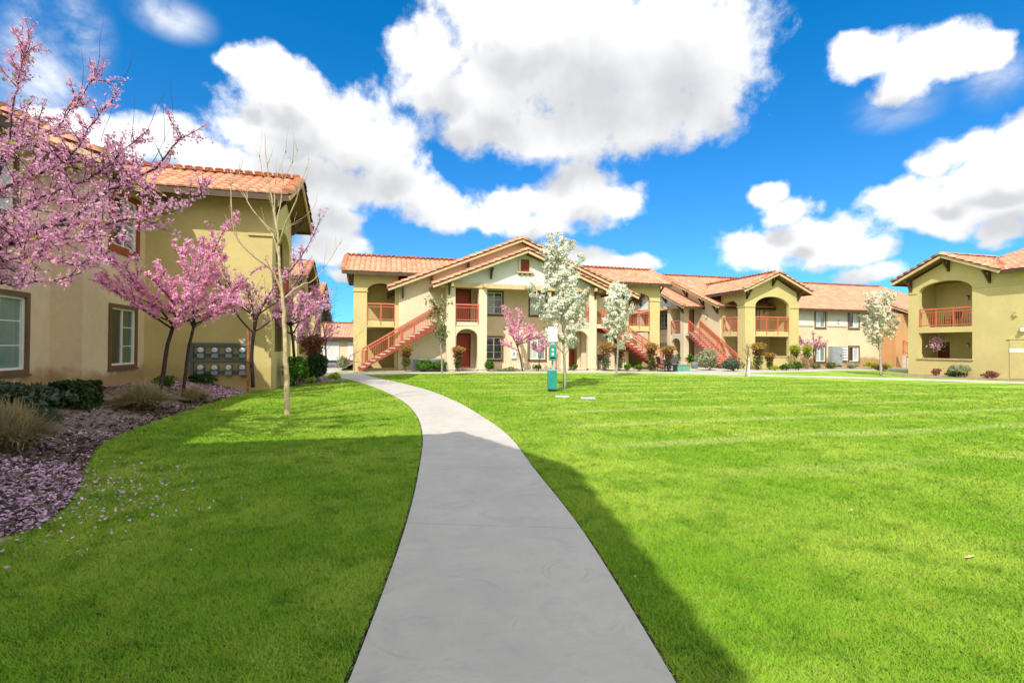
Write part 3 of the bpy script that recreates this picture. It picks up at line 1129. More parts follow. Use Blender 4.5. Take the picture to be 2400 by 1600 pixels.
# ------------------------------------------------------------------ windows, doors, rails
class Fr:
    """local frame on a wall: o + u*a + z*b + n*c"""

    def __init__(s, o, u, n):
        s.o, s.u, s.n, s.z = Vector(o), Vector(u), Vector(n), Vector((0, 0, 1))

    def p(s, a, b, c):
        return s.o + s.u * a + s.z * b + s.n * c

    def box(s, mb, a0, a1, b0, b1, c0, c1, mi=0):
        vs = [s.p(a0, b0, c0), s.p(a1, b0, c0), s.p(a1, b0, c1), s.p(a0, b0, c1), s.p(a0, b1, c0), s.p(a1, b1, c0), s.p(a1, b1, c1), s.p(a0, b1, c1)]
        mb.add(vs, [(0, 3, 2, 1), (4, 5, 6, 7), (0, 1, 5, 4), (1, 2, 6, 5), (2, 3, 7, 6), (3, 0, 4, 7)], mi)


def ring(fr, mb, a0, a1, b0, b1, w, c0, c1, mi=0):
    fr.box(mb, a0, a1, b0, b0 + w, c0, c1, mi)
    fr.box(mb, a0, a1, b1 - w, b1, c0, c1, mi)
    fr.box(mb, a0, a0 + w, b0 + w, b1 - w, c0, c1, mi)
    fr.box(mb, a1 - w, a1, b0 + w, b1 - w, c0, c1, mi)


def window(root, fr, a0, a1, b0, b1, panes=(G_DARK, G_GREEN), trim=TRIM, grid=(0, 2), tw=0.09, blind=False):
    """slider in an opening a0..a1, b0..b1 (opening already cut): trim ring, vinyl frame, two panes, bars"""
    mb = MB()
    ring(fr, mb, a0 - tw, a1 + tw, b0 - tw, b1 + tw, tw + 0.004, 0.003, 0.045)
    w = mb.build('window', trim, root)
    mb = MB()
    ring(fr, mb, a0, a1, b0, b1, 0.055, -0.09, -0.015)
    m_ = (a0 + a1) / 2
    fr.box(mb, m_ - 0.03, m_ + 0.03, b0 + 0.055, b1 - 0.055, -0.085, -0.02)
    mb.build('frame', VINYL, w)
    for i, g in enumerate(panes):
        p0, p1 = (a0 + 0.05, m_ - 0.028) if i == 0 else (m_ + 0.028, a1 - 0.05)
        mb = MB()
        fr.box(mb, p0, p1, b0 + 0.05, b1 - 0.05, -0.068, -0.06)
        mb.build('pane', g, w)
        if grid[i]:
            for k in range(1, grid[i] + 1):
                z = b0 + (b1 - b0) * k / (grid[i] + 1)
                mb = MB()
                fr.box(mb, p0, p1, z - 0.011, z + 0.011, -0.0595, -0.052)
                mb.build('muntin', VINYL, w)
    mb = MB()
    fr.box(mb, a0 - tw - 0.02, a1 + tw + 0.02, b0 - tw - 0.045, b0 - tw - 0.002, 0.004, 0.075)
    mb.build('sill', trim, w)
    return w


def door(root, fr, a0, a1, b0, b1, mat=DOOR, label=None):
    mb = MB()
    fr.box(mb, a0, a1, b0, b1, -0.045, 0.0)
    d = mb.build('door', mat, root)
    mb = MB()
    fr.box(mb, a0 - 0.08, a0, b0, b1 + 0.08, -0.04, 0.035)
    fr.box(mb, a1, a1 + 0.08, b0, b1 + 0.08, -0.04, 0.035)
    fr.box(mb, a0, a1, b1, b1 + 0.08, -0.04, 0.035)
    mb.build('frame', BROWN, d)
    for r in range(3):
        for c in range(2):
            w_, h_ = (a1 - a0) / 2, (b1 - b0) / 3
            mb = MB()
            ring(fr, mb, a0 + c * w_ + 0.09, a0 + (c + 1) * w_ - 0.09, b0 + r * h_ + 0.10, b0 + (r + 1) * h_ - 0.07, 0.025, 0.001, 0.014)
            mb.build('door_panel', mat, d)
    mb = MB()
    c = fr.p(a1 - 0.08, b0 + (b1 - b0) * 0.46, 0.03)
    mb.tube([c, c + fr.n * 0.05], 0.03, 8)
    mb.build('handle', BRASS, d)
    if label:
        d['label'] = label
    return d


def railing(root, a, b, h=1.02, posts=3, drop=0.0, curb=True):
    """guard rail from a to b (any slope)"""
    a, b = Vector(a), Vector(b)
    up = Vector((0, 0, 1))
    mb = MB()
    mb.bar(a + up * h, b + up * h, 0.075, 0.085)
    rail = mb.build('railing', RED, root)
    mb = MB(); mb.bar(a + up * 0.10, b + up * 0.10, 0.045, 0.05); mb.build('bottom_rail', RED, rail)
    mb = MB(); mb.bar(a + up * (h - 0.17), b + up * (h - 0.17), 0.04, 0.045); mb.build('upper_rail', RED, rail)
    for k in range(posts):
        p = a.lerp(b, k / max(1, posts - 1))
        mb = MB(); mb.bar(p + up * (-0.02 - drop), p + up * (h - 0.043), 0.06, 0.06); mb.build('post', RED, rail)
    n = max(3, int((b - a).length / 0.115))
    mb = MB()
    for k in range(1, n):
        p = a.lerp(b, k / n)
        mb.bar(p + up * 0.12, p + up * (h - 0.19), 0.016, 0.016)
    mb.build('balusters', RED, rail, kind='stuff', fix=False)
    return rail


def wall_lamp(root, p, n, name='wall_lamp'):
    p, n = Vector(p), Vector(n)
    mb = MB()
    mb.lathe([(0.02, 0.0), (0.055, 0.02), (0.06, 0.05), (0.03, 0.07)], p + n * 0.09 + Vector((0, 0, 0.20)), 8)
    mb.bar(p + n * 0.002 + Vector((0, 0, 0.02)), p + n * 0.002 + Vector((0, 0, 0.26)), 0.07, 0.05, 0, n)
    mb.bar(p + Vector((0, 0, 0.2)), p + n * 0.09 + Vector((0, 0, 0.2)), 0.025, 0.025)
    l = mb.build(name, BRASS, root)
    mb = MB()
    mb.lathe([(0.035, 0.0), (0.05, 0.05), (0.052, 0.13), (0.045, 0.20)], p + n * 0.09, 8)
    mb.build('lamp_shade', LAMPG, l)
    return l


F2 = 2.78                                                 # upper floor level


def stairs(root, sx):
    """straight flight along the wall from the ground (outer end) up to the landing"""
    n = 16
    x0, x1 = 9.55 * sx, 5.2 * sx
    ya, yb = -1.2, -0.16
    rise, run = F2 / n, (x1 - x0) / n
    mb = MB()
    for y in (ya, yb):
        mb.bar((x0 - run * 0.3, y, -0.02), (x1, y, F2 - rise * 1.15), 0.05, 0.26)
    st = mb.build('stairs', STRING, root)
    for i in range(n):
        xa = x0 + run * i
        z = rise * (i + 1)
        mb = MB()
        mb.box(min(xa, xa + run * 1.08), max(xa, xa + run * 1.08), ya - 0.05, yb + 0.02, z - 0.055, z)
        s_ = mb.build('step', TREAD, st)
        mb = MB()
        mb.box(xa + run * 0.12 - 0.012, xa + run * 0.12 + 0.012, ya + 0.03, yb - 0.03, z - rise + 0.004, z - 0.058)
        mb.build('riser', RED, st)
    for y, ps in ((ya - 0.01, 4), (yb - 0.03, 3)):
        railing(root, (x0 + run * 0.4, y, rise), (x1 + run * 0.2, y, F2), 0.95, ps, 0.12)
    mb = MB()
    mb.tube([(x0 + 0.05 * sx, ya - 0.05, rise + 0.86), (x0 + 0.55 * sx, ya - 0.05, 0.72), (x0 + 0.62 * sx, ya - 0.05, 0.40), (x0 + 0.05 * sx, ya - 0.05, 0.42)], 0.025, 6)
    mb.build('handrail', RED, root)
    return st


def set_root(root):
    root.matrix_world_ = Matrix.Translation(root.location) @ Matrix.Rotation(root.rotation_euler.z, 4, 'Z')


class Root:
    """thin wrapper so that helpers can ask for the world matrix before the scene updates"""


def bldg(name, label, loc, rz):
    return thing(name, label, 'building', loc, rz)


WM = {}


def tiles_for(root, limit=290):
    ts = Tiles.__new__(Tiles)
    ts.limit, ts.items = limit, []

    class R:
        pass
    r = R()
    r.matrix_world_ = Matrix.Translation(root.location) @ Matrix.Rotation(root.rotation_euler.z, 4, 'Z')
    ts.root = r
    return ts


def apartment(name, label, loc, rz, depth=12.0, depth2=0.0, side=False):
    root = bldg(name, label, loc, rz)
    ts = tiles_for(root)
    UX, UY = (1, 0, 0), (0, 1, 0)
    front = lambda y: Fr((0, y, 0), (1, 0, 0), (0, -1, 0))
    # ---- gable wall of the main body, open in the middle for the porch
    zr, sl = 8.03, 0.415
    gz = lambda x: zr - sl * abs(x) - 0.12
    outer = [(-7.45, -0.3), (-4.23, -0.3), (-4.23, 5.2), (4.23, 5.2), (4.23, -0.3), (7.45, -0.3), (7.45, gz(7.45)), (0, gz(0)), (-7.45, gz(7.45))]
    MB().plate(((0, -0.08, 0), (1, 0, 0), (0, 0, 1), (0, -1, 0)), outer, (), 0.22).build('gable_wall', CREAM, root)
    # ---- side and rear walls
    D = depth + depth2
    for sx in (-1, 1):
        wins = []
        if side and sx == 1:
            wins = [(8.75, 9.7, 0.55, 1.75), (12.1, 13.1, 0.55, 1.75), (8.75, 9.7, 3.3, 4.5), (12.1, 13.1, 3.3, 4.5), (16.2, 17.3, 0.55, 1.75), (16.2, 17.3, 3.3, 4.5)]
        fr = Fr((7.45 * sx, 0, 0), (0, 1, 0), (sx, 0, 0))
        ho = [rect(*w) for w in wins]
        MB().plate((fr.o, fr.u, fr.z, fr.n), rect(0.15, D, -0.9, 5.0), ho, 0.2).build('side_wall', CREAM_ST if wins else CREAM, root)
        for i, w in enumerate(wins):
            window(root, fr, *w, panes=((G_DARK, G_PALE) if i % 2 else (G_PALE, G_TEAL)), trim=TRIM, grid=(0, 0))
        if wins:
            for a0, a1 in ((5.0, 8.5), (9.95, 11.9), (13.3, 16.0)):
                mb = MB(); fr.box(mb, a0, a1, 3.42, 4.93, 0.002, 0.02); mb.build('white_panel', WHITE_ST, root)
                mb = MB(); fr.box(mb, a0, a1, 3.34, 3.415, 0.002, 0.05); mb.build('ledge', TANTRIM, root)
            wall_lamp(root, fr.p(11.0, 3.6, 0), fr.n)
    MB().plate(((0, D, 0), (1, 0, 0), (0, 0, 1), (0, 1, 0)), [(-7.45, -0.9), (7.45, -0.9), (7.45, gz(7.45)), (0, gz(0)), (-7.45, gz(7.45))], (), 0.2).build('rear_wall', CREAM, root)
    # ---- middle: recessed wall with two windows on each floor and a door on each side
    fr = front(0.7)
    wins = [(-2.0, -0.93, 0.5, 1.9), (0.93, 2.0, 0.5, 1.9), (-2.0, -0.93, 3.4, 4.78), (0.93, 2.0, 3.4, 4.78)]
    MB().plate((fr.o, fr.u, fr.z, fr.n), rect(-4.23, 4.23, -0.3, 5.15), [rect(*w) for w in wins], 0.2).build('recessed_wall', CREAM, root)
    for i, w in enumerate(wins):
        window(root, fr, *w, panes=((G_DARK, G_DARK), (G_PALE, G_TEAL), (G_TEAL, G_DARK), (G_PALE, G_TEAL))[i], grid=((2, 2) if i in (0, 2) else (0, 0)))
    mb = MB(); fr.box(mb, -0.72, 0.72, -0.2, 2.5, 0.002, 0.16); fr.box(mb, -0.8, 0.8, 2.5, 2.58, 0.002, 0.22)
    mb.build('centre_pier', CREAM, root)
    for sx in (-1, 1):
        for z in (0.0, F2):
            a = sorted((3.05 * sx, 3.98 * sx))
            door(root, Fr((0, 0.695, 0), (1, 0, 0), (0, -1, 0)), a[0], a[1], z + 0.02, z + 2.05)
        mb = MB()
        mb.box(*sorted((2.47 * sx, 2.67 * sx)), -0.88, 0.69, -0.3, 4.77)
        mb.build('partition_wall', CREAM, root)
        mb = MB()
        mb.box(*sorted((4.03 * sx, 4.225 * sx)), 0.15, 0.69, -0.3, 5.15)
        mb.build('jamb_wall', CREAM, root)
        # pillars
        for x0, x1 in ((4.23, 4.72), (2.34, 2.82)):
            mb = MB(); mb.box(*sorted((x0 * sx, x1 * sx)), -1.35, -0.89, -0.3, 4.78); mb.build('pillar', CREAM, root)
            mb = MB(); mb.box(*sorted(((x0 - 0.03) * sx, (x1 + 0.03) * sx)), -1.38, -0.86, -0.05, 0.16); mb.build('pillar_base', CREAM, root)
        xs = sorted((2.822 * sx, 4.228 * sx))
        MB().plate(((0, -1.30, 0), (1, 0, 0), (0, 0, 1), (0, -1, 0)), rect(xs[0], xs[1], -0.02, 2.50),
                   [arch(xs[0] + 0.06, xs[1] - 0.06, 0.0, 1.85, 2.36)], 0.24).build('entry_arch', CREAM, root)
        mb = MB(); mb.box(*sorted((2.69 * sx, 5.2 * sx)), -1.24, 0.68, 2.53, F2); mb.build('landing', CREAM, root)
        railing(root, (xs[0] + 0.02, -1.3, F2), (xs[1] - 0.02, -1.3, F2), 1.0, 2, 0.1)
        stairs(root, sx)
        wall_lamp(root, (5.9 * sx, -0.08, 3.9), (0, -1, 0))
    # ---- porch gable
    mb = MB(); mb.box(-5.1, 5.1, -1.42, -1.14, 4.785, 5.05); mb.build('beam', TANTRIM, root)
    for x in (-4.47, -2.58, 0, 2.58, 4.47):
        mb = MB(); mb.box(x - 0.07, x + 0.07, -1.86, -1.425, 4.80, 5.0); mb.build('beam_end', TANTRIM, root)
    mb = MB(); mb.box(-4.2, 4.2, -1.13, 0.66, 5.052, 5.10); mb.build('porch_ceiling', SOFFIT, root)
    vx, vz0, vz1 = 0.27, 5.95, 6.72
    MB().plate(((0, -1.3, 0), (1, 0, 0), (0, 0, 1), (0, -1, 0)), [(-4.75, 5.06), (4.75, 5.06), (0, 6.94)], [rect(-vx, vx, 5.95, 6.45)], 0.15).build('gable_panel', WHITE_ST, root)
    for v0, v1 in ((-vx - 0.14, -vx), (vx, vx + 0.14)):
        mb = MB(); mb.box(v0, v1, -1.36, -1.302, 5.9, 6.62); mb.build('vent_trim', CREAM, root)
    mb = MB(); mb.box(-0.52, 0.52, -1.46, -1.302, 5.78, 5.87); vs_ = mb.build('vent_sill', TANTRIM, root)
    for x in (-0.3, 0, 0.3):
        mb = MB(); mb.box(x - 0.05, x + 0.05, -1.42, -1.302, 5.69, 5.778); mb.build('corbel', BROWN, vs_)
    mb = MB(); mb.box(-vx, vx, -1.335, -1.302, 5.88, 6.62); lv = mb.build('louvre_vent', LOUVRE, root)
    for k in range(8):
        mb = MB(); mb.box(-vx + 0.02, vx - 0.02, -1.352, -1.336, 5.91 + k * 0.088, 5.96 + k * 0.088); mb.build('louvre_slat', LOUVRE, lv)
    gable(root, ts, (0, -1.95), (0, -0.085), 7.1, 5.6, 0.41, (1, 1), (True, False))
    for x in (-2.1, 2.1, -4.6, 4.6):
        bracket(root, x, -1.302, 7.1 - 0.41 * abs(x) - 0.26, (0, -1), 0.5)
    # ---- main roof
    gable(root, ts, (0, -0.65), (0, depth + (0.1 if depth2 else 0.5)), zr, 8.05, sl, (2 if not side else 2, 2), (True, False))
    if depth2:
        gable(root, ts, (0, depth + 0.1), (0, D + 0.5), zr - 0.14, 8.05, sl, (4, 4), (False, True))
        tile_run(ts, root, (8.05, depth + 0.1, zr - sl * 8.05 + 0.02), (0, depth + 0.1, zr + 0.02), 1, 0.03)
    for x in (-3.3, 3.3, -5.5, 5.5, -7.2, 7.2):
        bracket(root, x, -0.082, gz(x) - 0.14, (0, -1), 0.5)
    for q in range(3):                                    # roof vents near the ridge
        mb = MB(); y_ = 3.5 + q * 4.2
        mb.tube([(0.9, y_, zr - 0.45), (0.9, y_, zr - 0.1)], 0.06, 8); mb.build('roof_vent', TILE, root)
    # ---- corner wings with balconies
    for sx in (-1, 1):
        xo, xi = 10.0, 7.46
        X = lambda a, b_: sorted((a * sx, b_ * sx))
        xs = X(xi, xo)
        op = X(7.66, 9.25)
        MB().plate(((0, 0, 0), (1, 0, 0), (0, 0, 1), (0, -1, 0)), rect(xs[0], xs[1], -0.5, 5.55),
                   [arch(op[0], op[1], F2, 4.55, 5.02), rect(op[0], op[1], 0.0, 2.42)], 0.24).build('wing_wall', OLIVE, root)
        MB().plate(((xo * sx, 0, 0), (0, 1, 0), (0, 0, 1), (sx, 0, 0)), [(0.245, -0.5), (4.6, -0.5), (4.6, 5.5), (2.3, 6.72), (0.245, 5.62)],
                   [arch(0.85, 3.75, F2, 4.55, 5.28), rect(0.85, 3.75, 0.95, 2.42)], 0.24).build('wing_wall', OLIVE, root)
        mb = MB(); mb.box(*X(xi, xo - 0.245), 4.38, 4.6, -0.5, 5.5); mb.build('wing_wall', OLIVE, root)
        mb = MB(); mb.box(*X(xi, xo - 0.245), 0.245, 4.375, 2.42, F2 - 0.02); mb.build('balcony_floor', OLIVE, root)
        mb = MB(); mb.box(*X(xi, xo - 0.245), 0.245, 4.375, 5.40, 5.45); mb.build('balcony_ceiling', SOFFIT, root)
        mb = MB(); mb.box(*X(9.2, 10.05), -0.05, -0.003, 4.48, 4.56); mb.build('ledge', OLIVE, root)
        mb = MB(); mb.box(*X(xo + 0.003, xo + 0.05), -0.002, 0.80, 4.48, 4.56); mb.build('ledge', OLIVE, root)
        mb = MB(); mb.box(*X(xo + 0.003, xo + 0.05), 3.8, 4.6, 4.48, 4.56); mb.build('ledge', OLIVE, root)
        mb = MB(); mb.box(*X(xo - 0.28, xo + 0.06), 0.80, 3.80, 0.952, 1.02); mb.build('wall_cap', TANTRIM, root)
        railing(root, (op[0] + 0.02, 0.02, F2), (op[1] - 0.02, 0.02, F2), 1.02, 3, 0.25)
        railing(root, ((xo - 0.02) * sx, 0.88, F2), ((xo - 0.02) * sx, 3.72, F2), 1.02, 4, 0.25)
        fr = Fr(((xi + 0.01) * sx, 0, 0), (0, 1, 0), (sx, 0, 0))
        for z in (0.02, F2):
            mb = MB(); fr.box(mb, 1.5, 3.3, z, z + 2.0, 0.0, 0.05); d_ = mb.build('sliding_door', VINYL, root)
            for a0, a1, g in ((1.58, 2.36, G_DARK), (2.44, 3.22, G_TEAL)):
                mb = MB(); fr.box(mb, a0, a1, z + 0.08, z + 1.92, 0.051, 0.056); mb.build('pane', g, d_)
            mb = MB(); ring(fr, mb, 1.4, 3.4, z - 0.0, z + 2.1, 0.1, 0.002, 0.06); mb.build('frame', BROWN, d_)
        wall_lamp(root, fr.p(3.85, F2 + 1.4, 0), fr.n)
        gable(root, ts, (10.6 * sx, 2.3), (2.67 * sx, 2.3), 6.92, 2.87, 0.455, ((1, 4) if sx > 0 else (4, 1)), (True, False),
              clip=(lambda p: p.z > zr - sl * abs(p.x) - 0.03), cut=(3.15, 3.15))
        for y in (0.12, 2.3, 4.48):
            bracket(root, xo * sx, y, 6.92 - 0.455 * abs(y - 2.3) - 0.25, (sx, 0), 0.52)
    ts.finish()
    return root


B2 = apartment('apartment_building', 'two-storey cream apartment building with twin stacked gables and white gable panel, facing the lawn', (8.2, 30.0, 0.15), 0.0)
B3 = apartment('apartment_building', 'apartment building with olive balcony gable beside a red stair, between middle and right buildings', (24.5, 39.3, -0.1), -PI / 2, 14.0, 10.0, True)

# ------------------------------------------------------------------ building on the left
B1 = bldg('apartment_building', 'near apartment building on the left with cream windowed wall and olive wall carrying the meters', (0, 0, 0), 0)
ts = tiles_for(B1, 295)
# block with the far windows
fr = Fr((-7.2, 0, 0), (0, 1, 0), (1, 0, 0))
wins = [(15.56, 16.9, 0.89, 2.49), (15.56, 16.9, 4.2, 5.6)]
MB().plate((fr.o, fr.u, fr.z, fr.n), rect(14.3, 17.5, -0.2, 5.95), [rect(*w) for w in wins], 0.22).build('cream_wall', CREAM_ST, B1)
window(B1, fr, *wins[0], panes=(G_DARK, G_GREEN), grid=(0, 2), tw=0.10)
window(B1, fr, *wins[1], panes=(G_DARK, G_TEAL), trim=REDTRIM, grid=(0, 1), tw=0.16)
MB().plate(((0, 14.302, 0), (1, 0, 0), (0, 0, 1), (0, -1, 0)), [(-11.4, -0.2), (-7.42, -0.2), (-7.42, 5.95), (-9.4, 6.9), (-11.4, 5.95)], (), 0.2).build('cream_wall', CREAM_ST, B1)
# recessed block with the near window
fr = Fr((-7.85, 0, 0), (0, 1, 0), (1, 0, 0))
wins = [(11.95, 13.42, 0.9, 2.52), (11.7, 13.0, 4.3, 5.5), (8.2, 9.6, 0.9, 2.52), (8.2, 9.6, 4.3, 5.5)]
MB().plate((fr.o, fr.u, fr.z, fr.n), rect(6.2, 14.3, -0.2, 5.95), [rect(*w) for w in wins], 0.22).build('cream_wall', CREAM_ST, B1)
for i, w in enumerate(wins):
    window(B1, fr, *w, panes=(G_TEAL, G_TEAL) if i == 0 else (G_PALE, G_PALE), grid=(0, 2) if i == 0 else (0, 0), tw=0.11)
# block out of view to the left, and the wing behind the camera (both throw the shadows on the lawn)
fr = Fr((-7.2, 0, 0), (0, 1, 0), (1, 0, 0))
MB().plate((fr.o, fr.u, fr.z, fr.n), rect(2.6, 6.2, -0.2, 5.95), [rect(3.6, 5.0, 0.9, 2.5), rect(3.6, 5.0, 4.2, 5.6)], 0.22).build('cream_wall', CREAM_ST, B1)
window(B1, fr, 3.6, 5.0, 0.9, 2.5)
window(B1, fr, 3.6, 5.0, 4.2, 5.6)
MB().plate(((0, 6.2, 0), (1, 0, 0), (0, 0, 1), (0, 1, 0)), [(-11.4, -0.2), (-7.42, -0.2), (-7.42, 5.95), (-9.4, 6.9), (-11.4, 5.95)], (), 0.2).build('cream_wall', CREAM_ST, B1)
gable(B1, ts, (-9.4, 13.72), (-9.4, 18.4), 7.15, 2.84, 0.42, (4, 1), (True, False), rake_prio=0)
gable(B1, ts, (-12.6, 6.4), (-12.6, 14.2), 8.15, 5.3, 0.42, (5, 3), (False, False))
gable(B1, ts, (-9.4, 2.0), (-9.4, 6.6), 7.15, 2.74, 0.42, (6, 6), (False, True))
# olive wing with the meters
MB().plate(((0, 17.5, 0), (1, 0, 0), (0, 0, 1), (0, -1, 0)), rect(-7.45, -3.6, -0.2, 6.2), (), 0.24).build('olive_wall', OLIVE_ST, B1)
MB().plate(((-3.6, 0, 0), (0, 1, 0), (0, 0, 1), (1, 0, 0)), [(17.745, -0.2), (20.9, -0.2), (20.9, 6.15), (19.2, 7.05), (17.745, 6.3)],
           [arch(18.0, 20.4, 3.1, 5.0, 5.6), rect(18.0, 20.4, 1.25, 2.75)], 0.24).build('olive_wall', OLIVE, B1)
mb = MB(); mb.box(-7.19, -3.845, 20.66, 20.9, -0.2, 6.2); mb.build('olive_wall', OLIVE, B1)
mb = MB(); mb.box(-6.2, -6.0, 17.745, 20.65, -0.2, 6.2); mb.build('inner_wall', CREAM, B1)
mb = MB(); mb.box(-5.99, -3.845, 17.745, 20.65, 2.8, 3.08); mb.build('balcony_floor', OLIVE, B1)
mb = MB(); mb.box(-4.32, -3.55, 17.44, 17.497, 5.03, 5.11); mb.build('ledge', OLIVE, B1)
mb = MB(); mb.box(-3.597, -3.55, 17.50, 18.0, 5.03, 5.11); mb.build('ledge', OLIVE, B1)
railing(B1, (-3.62, 18.02, 3.1), (-3.62, 20.38, 3.1), 1.02, 4, 0.25)
gable(B1, ts, (-3.0, 19.2), (-9.2, 19.2), 7.45, 2.45, 0.5, (0, 5), (True, False))
for y in (17.62, 19.2, 20.78):
    bracket(B1, -3.6, y, 7.45 - 0.5 * abs(y - 19.2) - 0.25, (1, 0), 0.5)
wall_lamp(B1, (-6.1, 17.5, 2.35), (0, -1, 0))
# wing behind the camera
mb = MB(); mb.box(-8.4, -3.0, -4.2, 2.6, -0.2, 5.75); mb.build('olive_wall', OLIVE, B1)
gable(B1, ts, (-2.4, -0.8), (-8.6, -0.8), 7.35, 3.97, 0.39, (6, 6), (True, False))
ts.finish()

# ------------------------------------------------------------------ building on the right
B4 = bldg('apartment_building', 'olive apartment building at the right edge with a red balcony under an arch', (0, 0, 0), 0)
ts = tiles_for(B4, 290)
fr = Fr((31.0, 0, 0), (0, -1, 0), (-1, 0, 0))
a = lambda y: -y
MB().plate((fr.o, fr.u, fr.z, fr.n), [(-23.0, -0.6), (8.0, -0.6), (8.0, 5.55), (-18.6, 5.55), (-20.7, 6.62), (-23.0, 5.5)],
           [arch(-22.4, -19.62, F2, 4.85, 5.42), rect(-22.4, -19.62, 0.9, 2.46)], 0.26).build('olive_wall', OLIVE, B4)
mb = MB(); mb.box(31.27, 37.5, 22.75, 23.0, -0.6, 5.5); mb.build('olive_wall', OLIVE, B4)
mb = MB(); mb.box(32.9, 33.1, 18.6, 22.74, -0.4, 5.5); mb.build('inner_wall', OLIVE, B4)
mb = MB(); mb.box(31.27, 32.89, 18.6, 18.8, -0.4, 5.5); mb.build('inner_wall', OLIVE, B4)
mb = MB(); mb.box(31.27, 32.89, 18.81, 22.74, 2.47, F2 - 0.01); mb.build('balcony_floor', OLIVE, B4)
mb = MB(); mb.box(31.27, 32.89, 18.81, 22.74, 5.46, 5.5); mb.build('balcony_ceiling', SOFFIT, B4)
mb = MB(); mb.box(30.93, 31.3, 19.55, 22.47, 0.902, 0.97); mb.build('wall_cap', TANTRIM, B4)
mb = MB(); mb.box(30.95, 30.997, 17.2, 19.55, 4.82, 4.89); mb.build('ledge', OLIVE, B4)
mb = MB(); mb.box(30.95, 30.997, 22.45, 23.0, 4.82, 4.89); mb.build('ledge', OLIVE, B4)
railing(B4, (31.05, 22.36, F2), (31.05, 19.66, F2), 1.05, 4, 0.25)
frd = Fr((32.9, 0, 0), (0, -1, 0), (-1, 0, 0))
for z in (0.0, F2):
    mb = MB(); frd.box(mb, -20.5, -19.3, z, z + 2.02, 0.0, 0.05); d_ = mb.build('glazed_door', VINYL, B4)
    mb = MB(); frd.box(mb, -20.36, -19.42, z + 0.12, z + 1.9, 0.051, 0.056); mb.build('pane', G_DARK, d_)
    mb = MB(); ring(frd, mb, -20.62, -19.18, z - 0.0, z + 2.14, 0.115, 0.002, 0.06); mb.build('frame', BROWN, d_)
    wall_lamp(B4, frd.p(-21.0, z + 1.6, 0), frd.n)
mb = MB(); frd.box(mb, -22.6, -22.0, -0.2, 1.9, 0.0, 0.05); sh = mb.build('shutter', BROWN, B4)
for k in range(9):
    mb = MB(); frd.box(mb, -22.55, -22.05, 0.0 + k * 0.2, 0.12 + k * 0.2, 0.051, 0.075); mb.build('shutter_slat', MAROON, sh)
gable(B4, ts, (30.4, 20.75), (34.8, 20.75), 6.85, 2.75, 0.46, (3, 0), (True, False), cut=(0.0, 4.2),
      clip=lambda p: p.y > 20.7 or p.z > 7.71 - 0.30 * abs(p.x - 37.6) - 0.03)
for y in (18.8, 20.75, 22.8):
    bracket(B4, 31.0, y, 6.85 - 0.46 * abs(y - 20.75) - 0.25, (-1, 0), 0.55)
gable(B4, ts, (37.6, -8.6), (37.6, 20.75), 7.71, 7.2, 0.30, (1, 6), (False, False), cut=(2.7, 0.0),
      clip=lambda p: p.z > 6.85 - 0.46 * abs(p.y - 20.75) and p.y > -3)
mb = MB()
zq = lambda x: 7.71 - 0.30 * abs(37.6 - x) - 0.003
pq = [(30.46, 18.05), (37.6, 20.75), (34.6, 20.75)]
mb.add([(x, y, zq(x)) for x, y in pq] + [(x, y, zq(x) - 0.06) for x, y in pq], [(0, 1, 2), (5, 4, 3), (0, 3, 4, 1), (1, 4, 5, 2), (2, 5, 3, 0)])
mb.build('roof_valley', DECK, B4)
# utility door, lamp, vent and number plate on the long wall
mb = MB(); fr.box(mb, -17.95, -17.2, 0.03, 2.0, 0.004, 0.035); d_ = mb.build('utility_door', OLIVE, B4)
mb = MB(); fr.box(mb, -18.05, -17.1, 2.02, 2.08, 0.004, 0.06); mb.build('lintel', OLIVE, d_)
mb = MB(); fr.box(mb, -17.32, -17.26, 0.95, 1.05, 0.036, 0.07); mb.build('handle', BRASS, d_)
mb = MB(); fr.box(mb, -17.95, -17.3, 1.36, 1.56, 0.036, 0.045); mb.build('plate', WHITE, B4)
mb = MB(); mb.lathe([(0.04, 0), (0.11, 0.05), (0.12, 0.14), (0.06, 0.22)], (30.86, 17.35, 2.38), 10); s_ = mb.build('alarm_strobe', WHITE, B4)
mb = MB(); mb.box(30.9, 30.995, 17.40, 17.52, 2.42, 2.58); mb.build('strobe_body', RED, s_)
mb = MB(); mb.box(30.88, 30.996, 17.62, 17.74, 3.2, 3.38); mb.build('sensor', TANTRIM, B4)
mb = MB(); mb.box(30.86, 30.996, 17.62, 17.74, 3.39, 3.43); mb.build('sensor_hood', OLIVE, B4)
ts.finish()

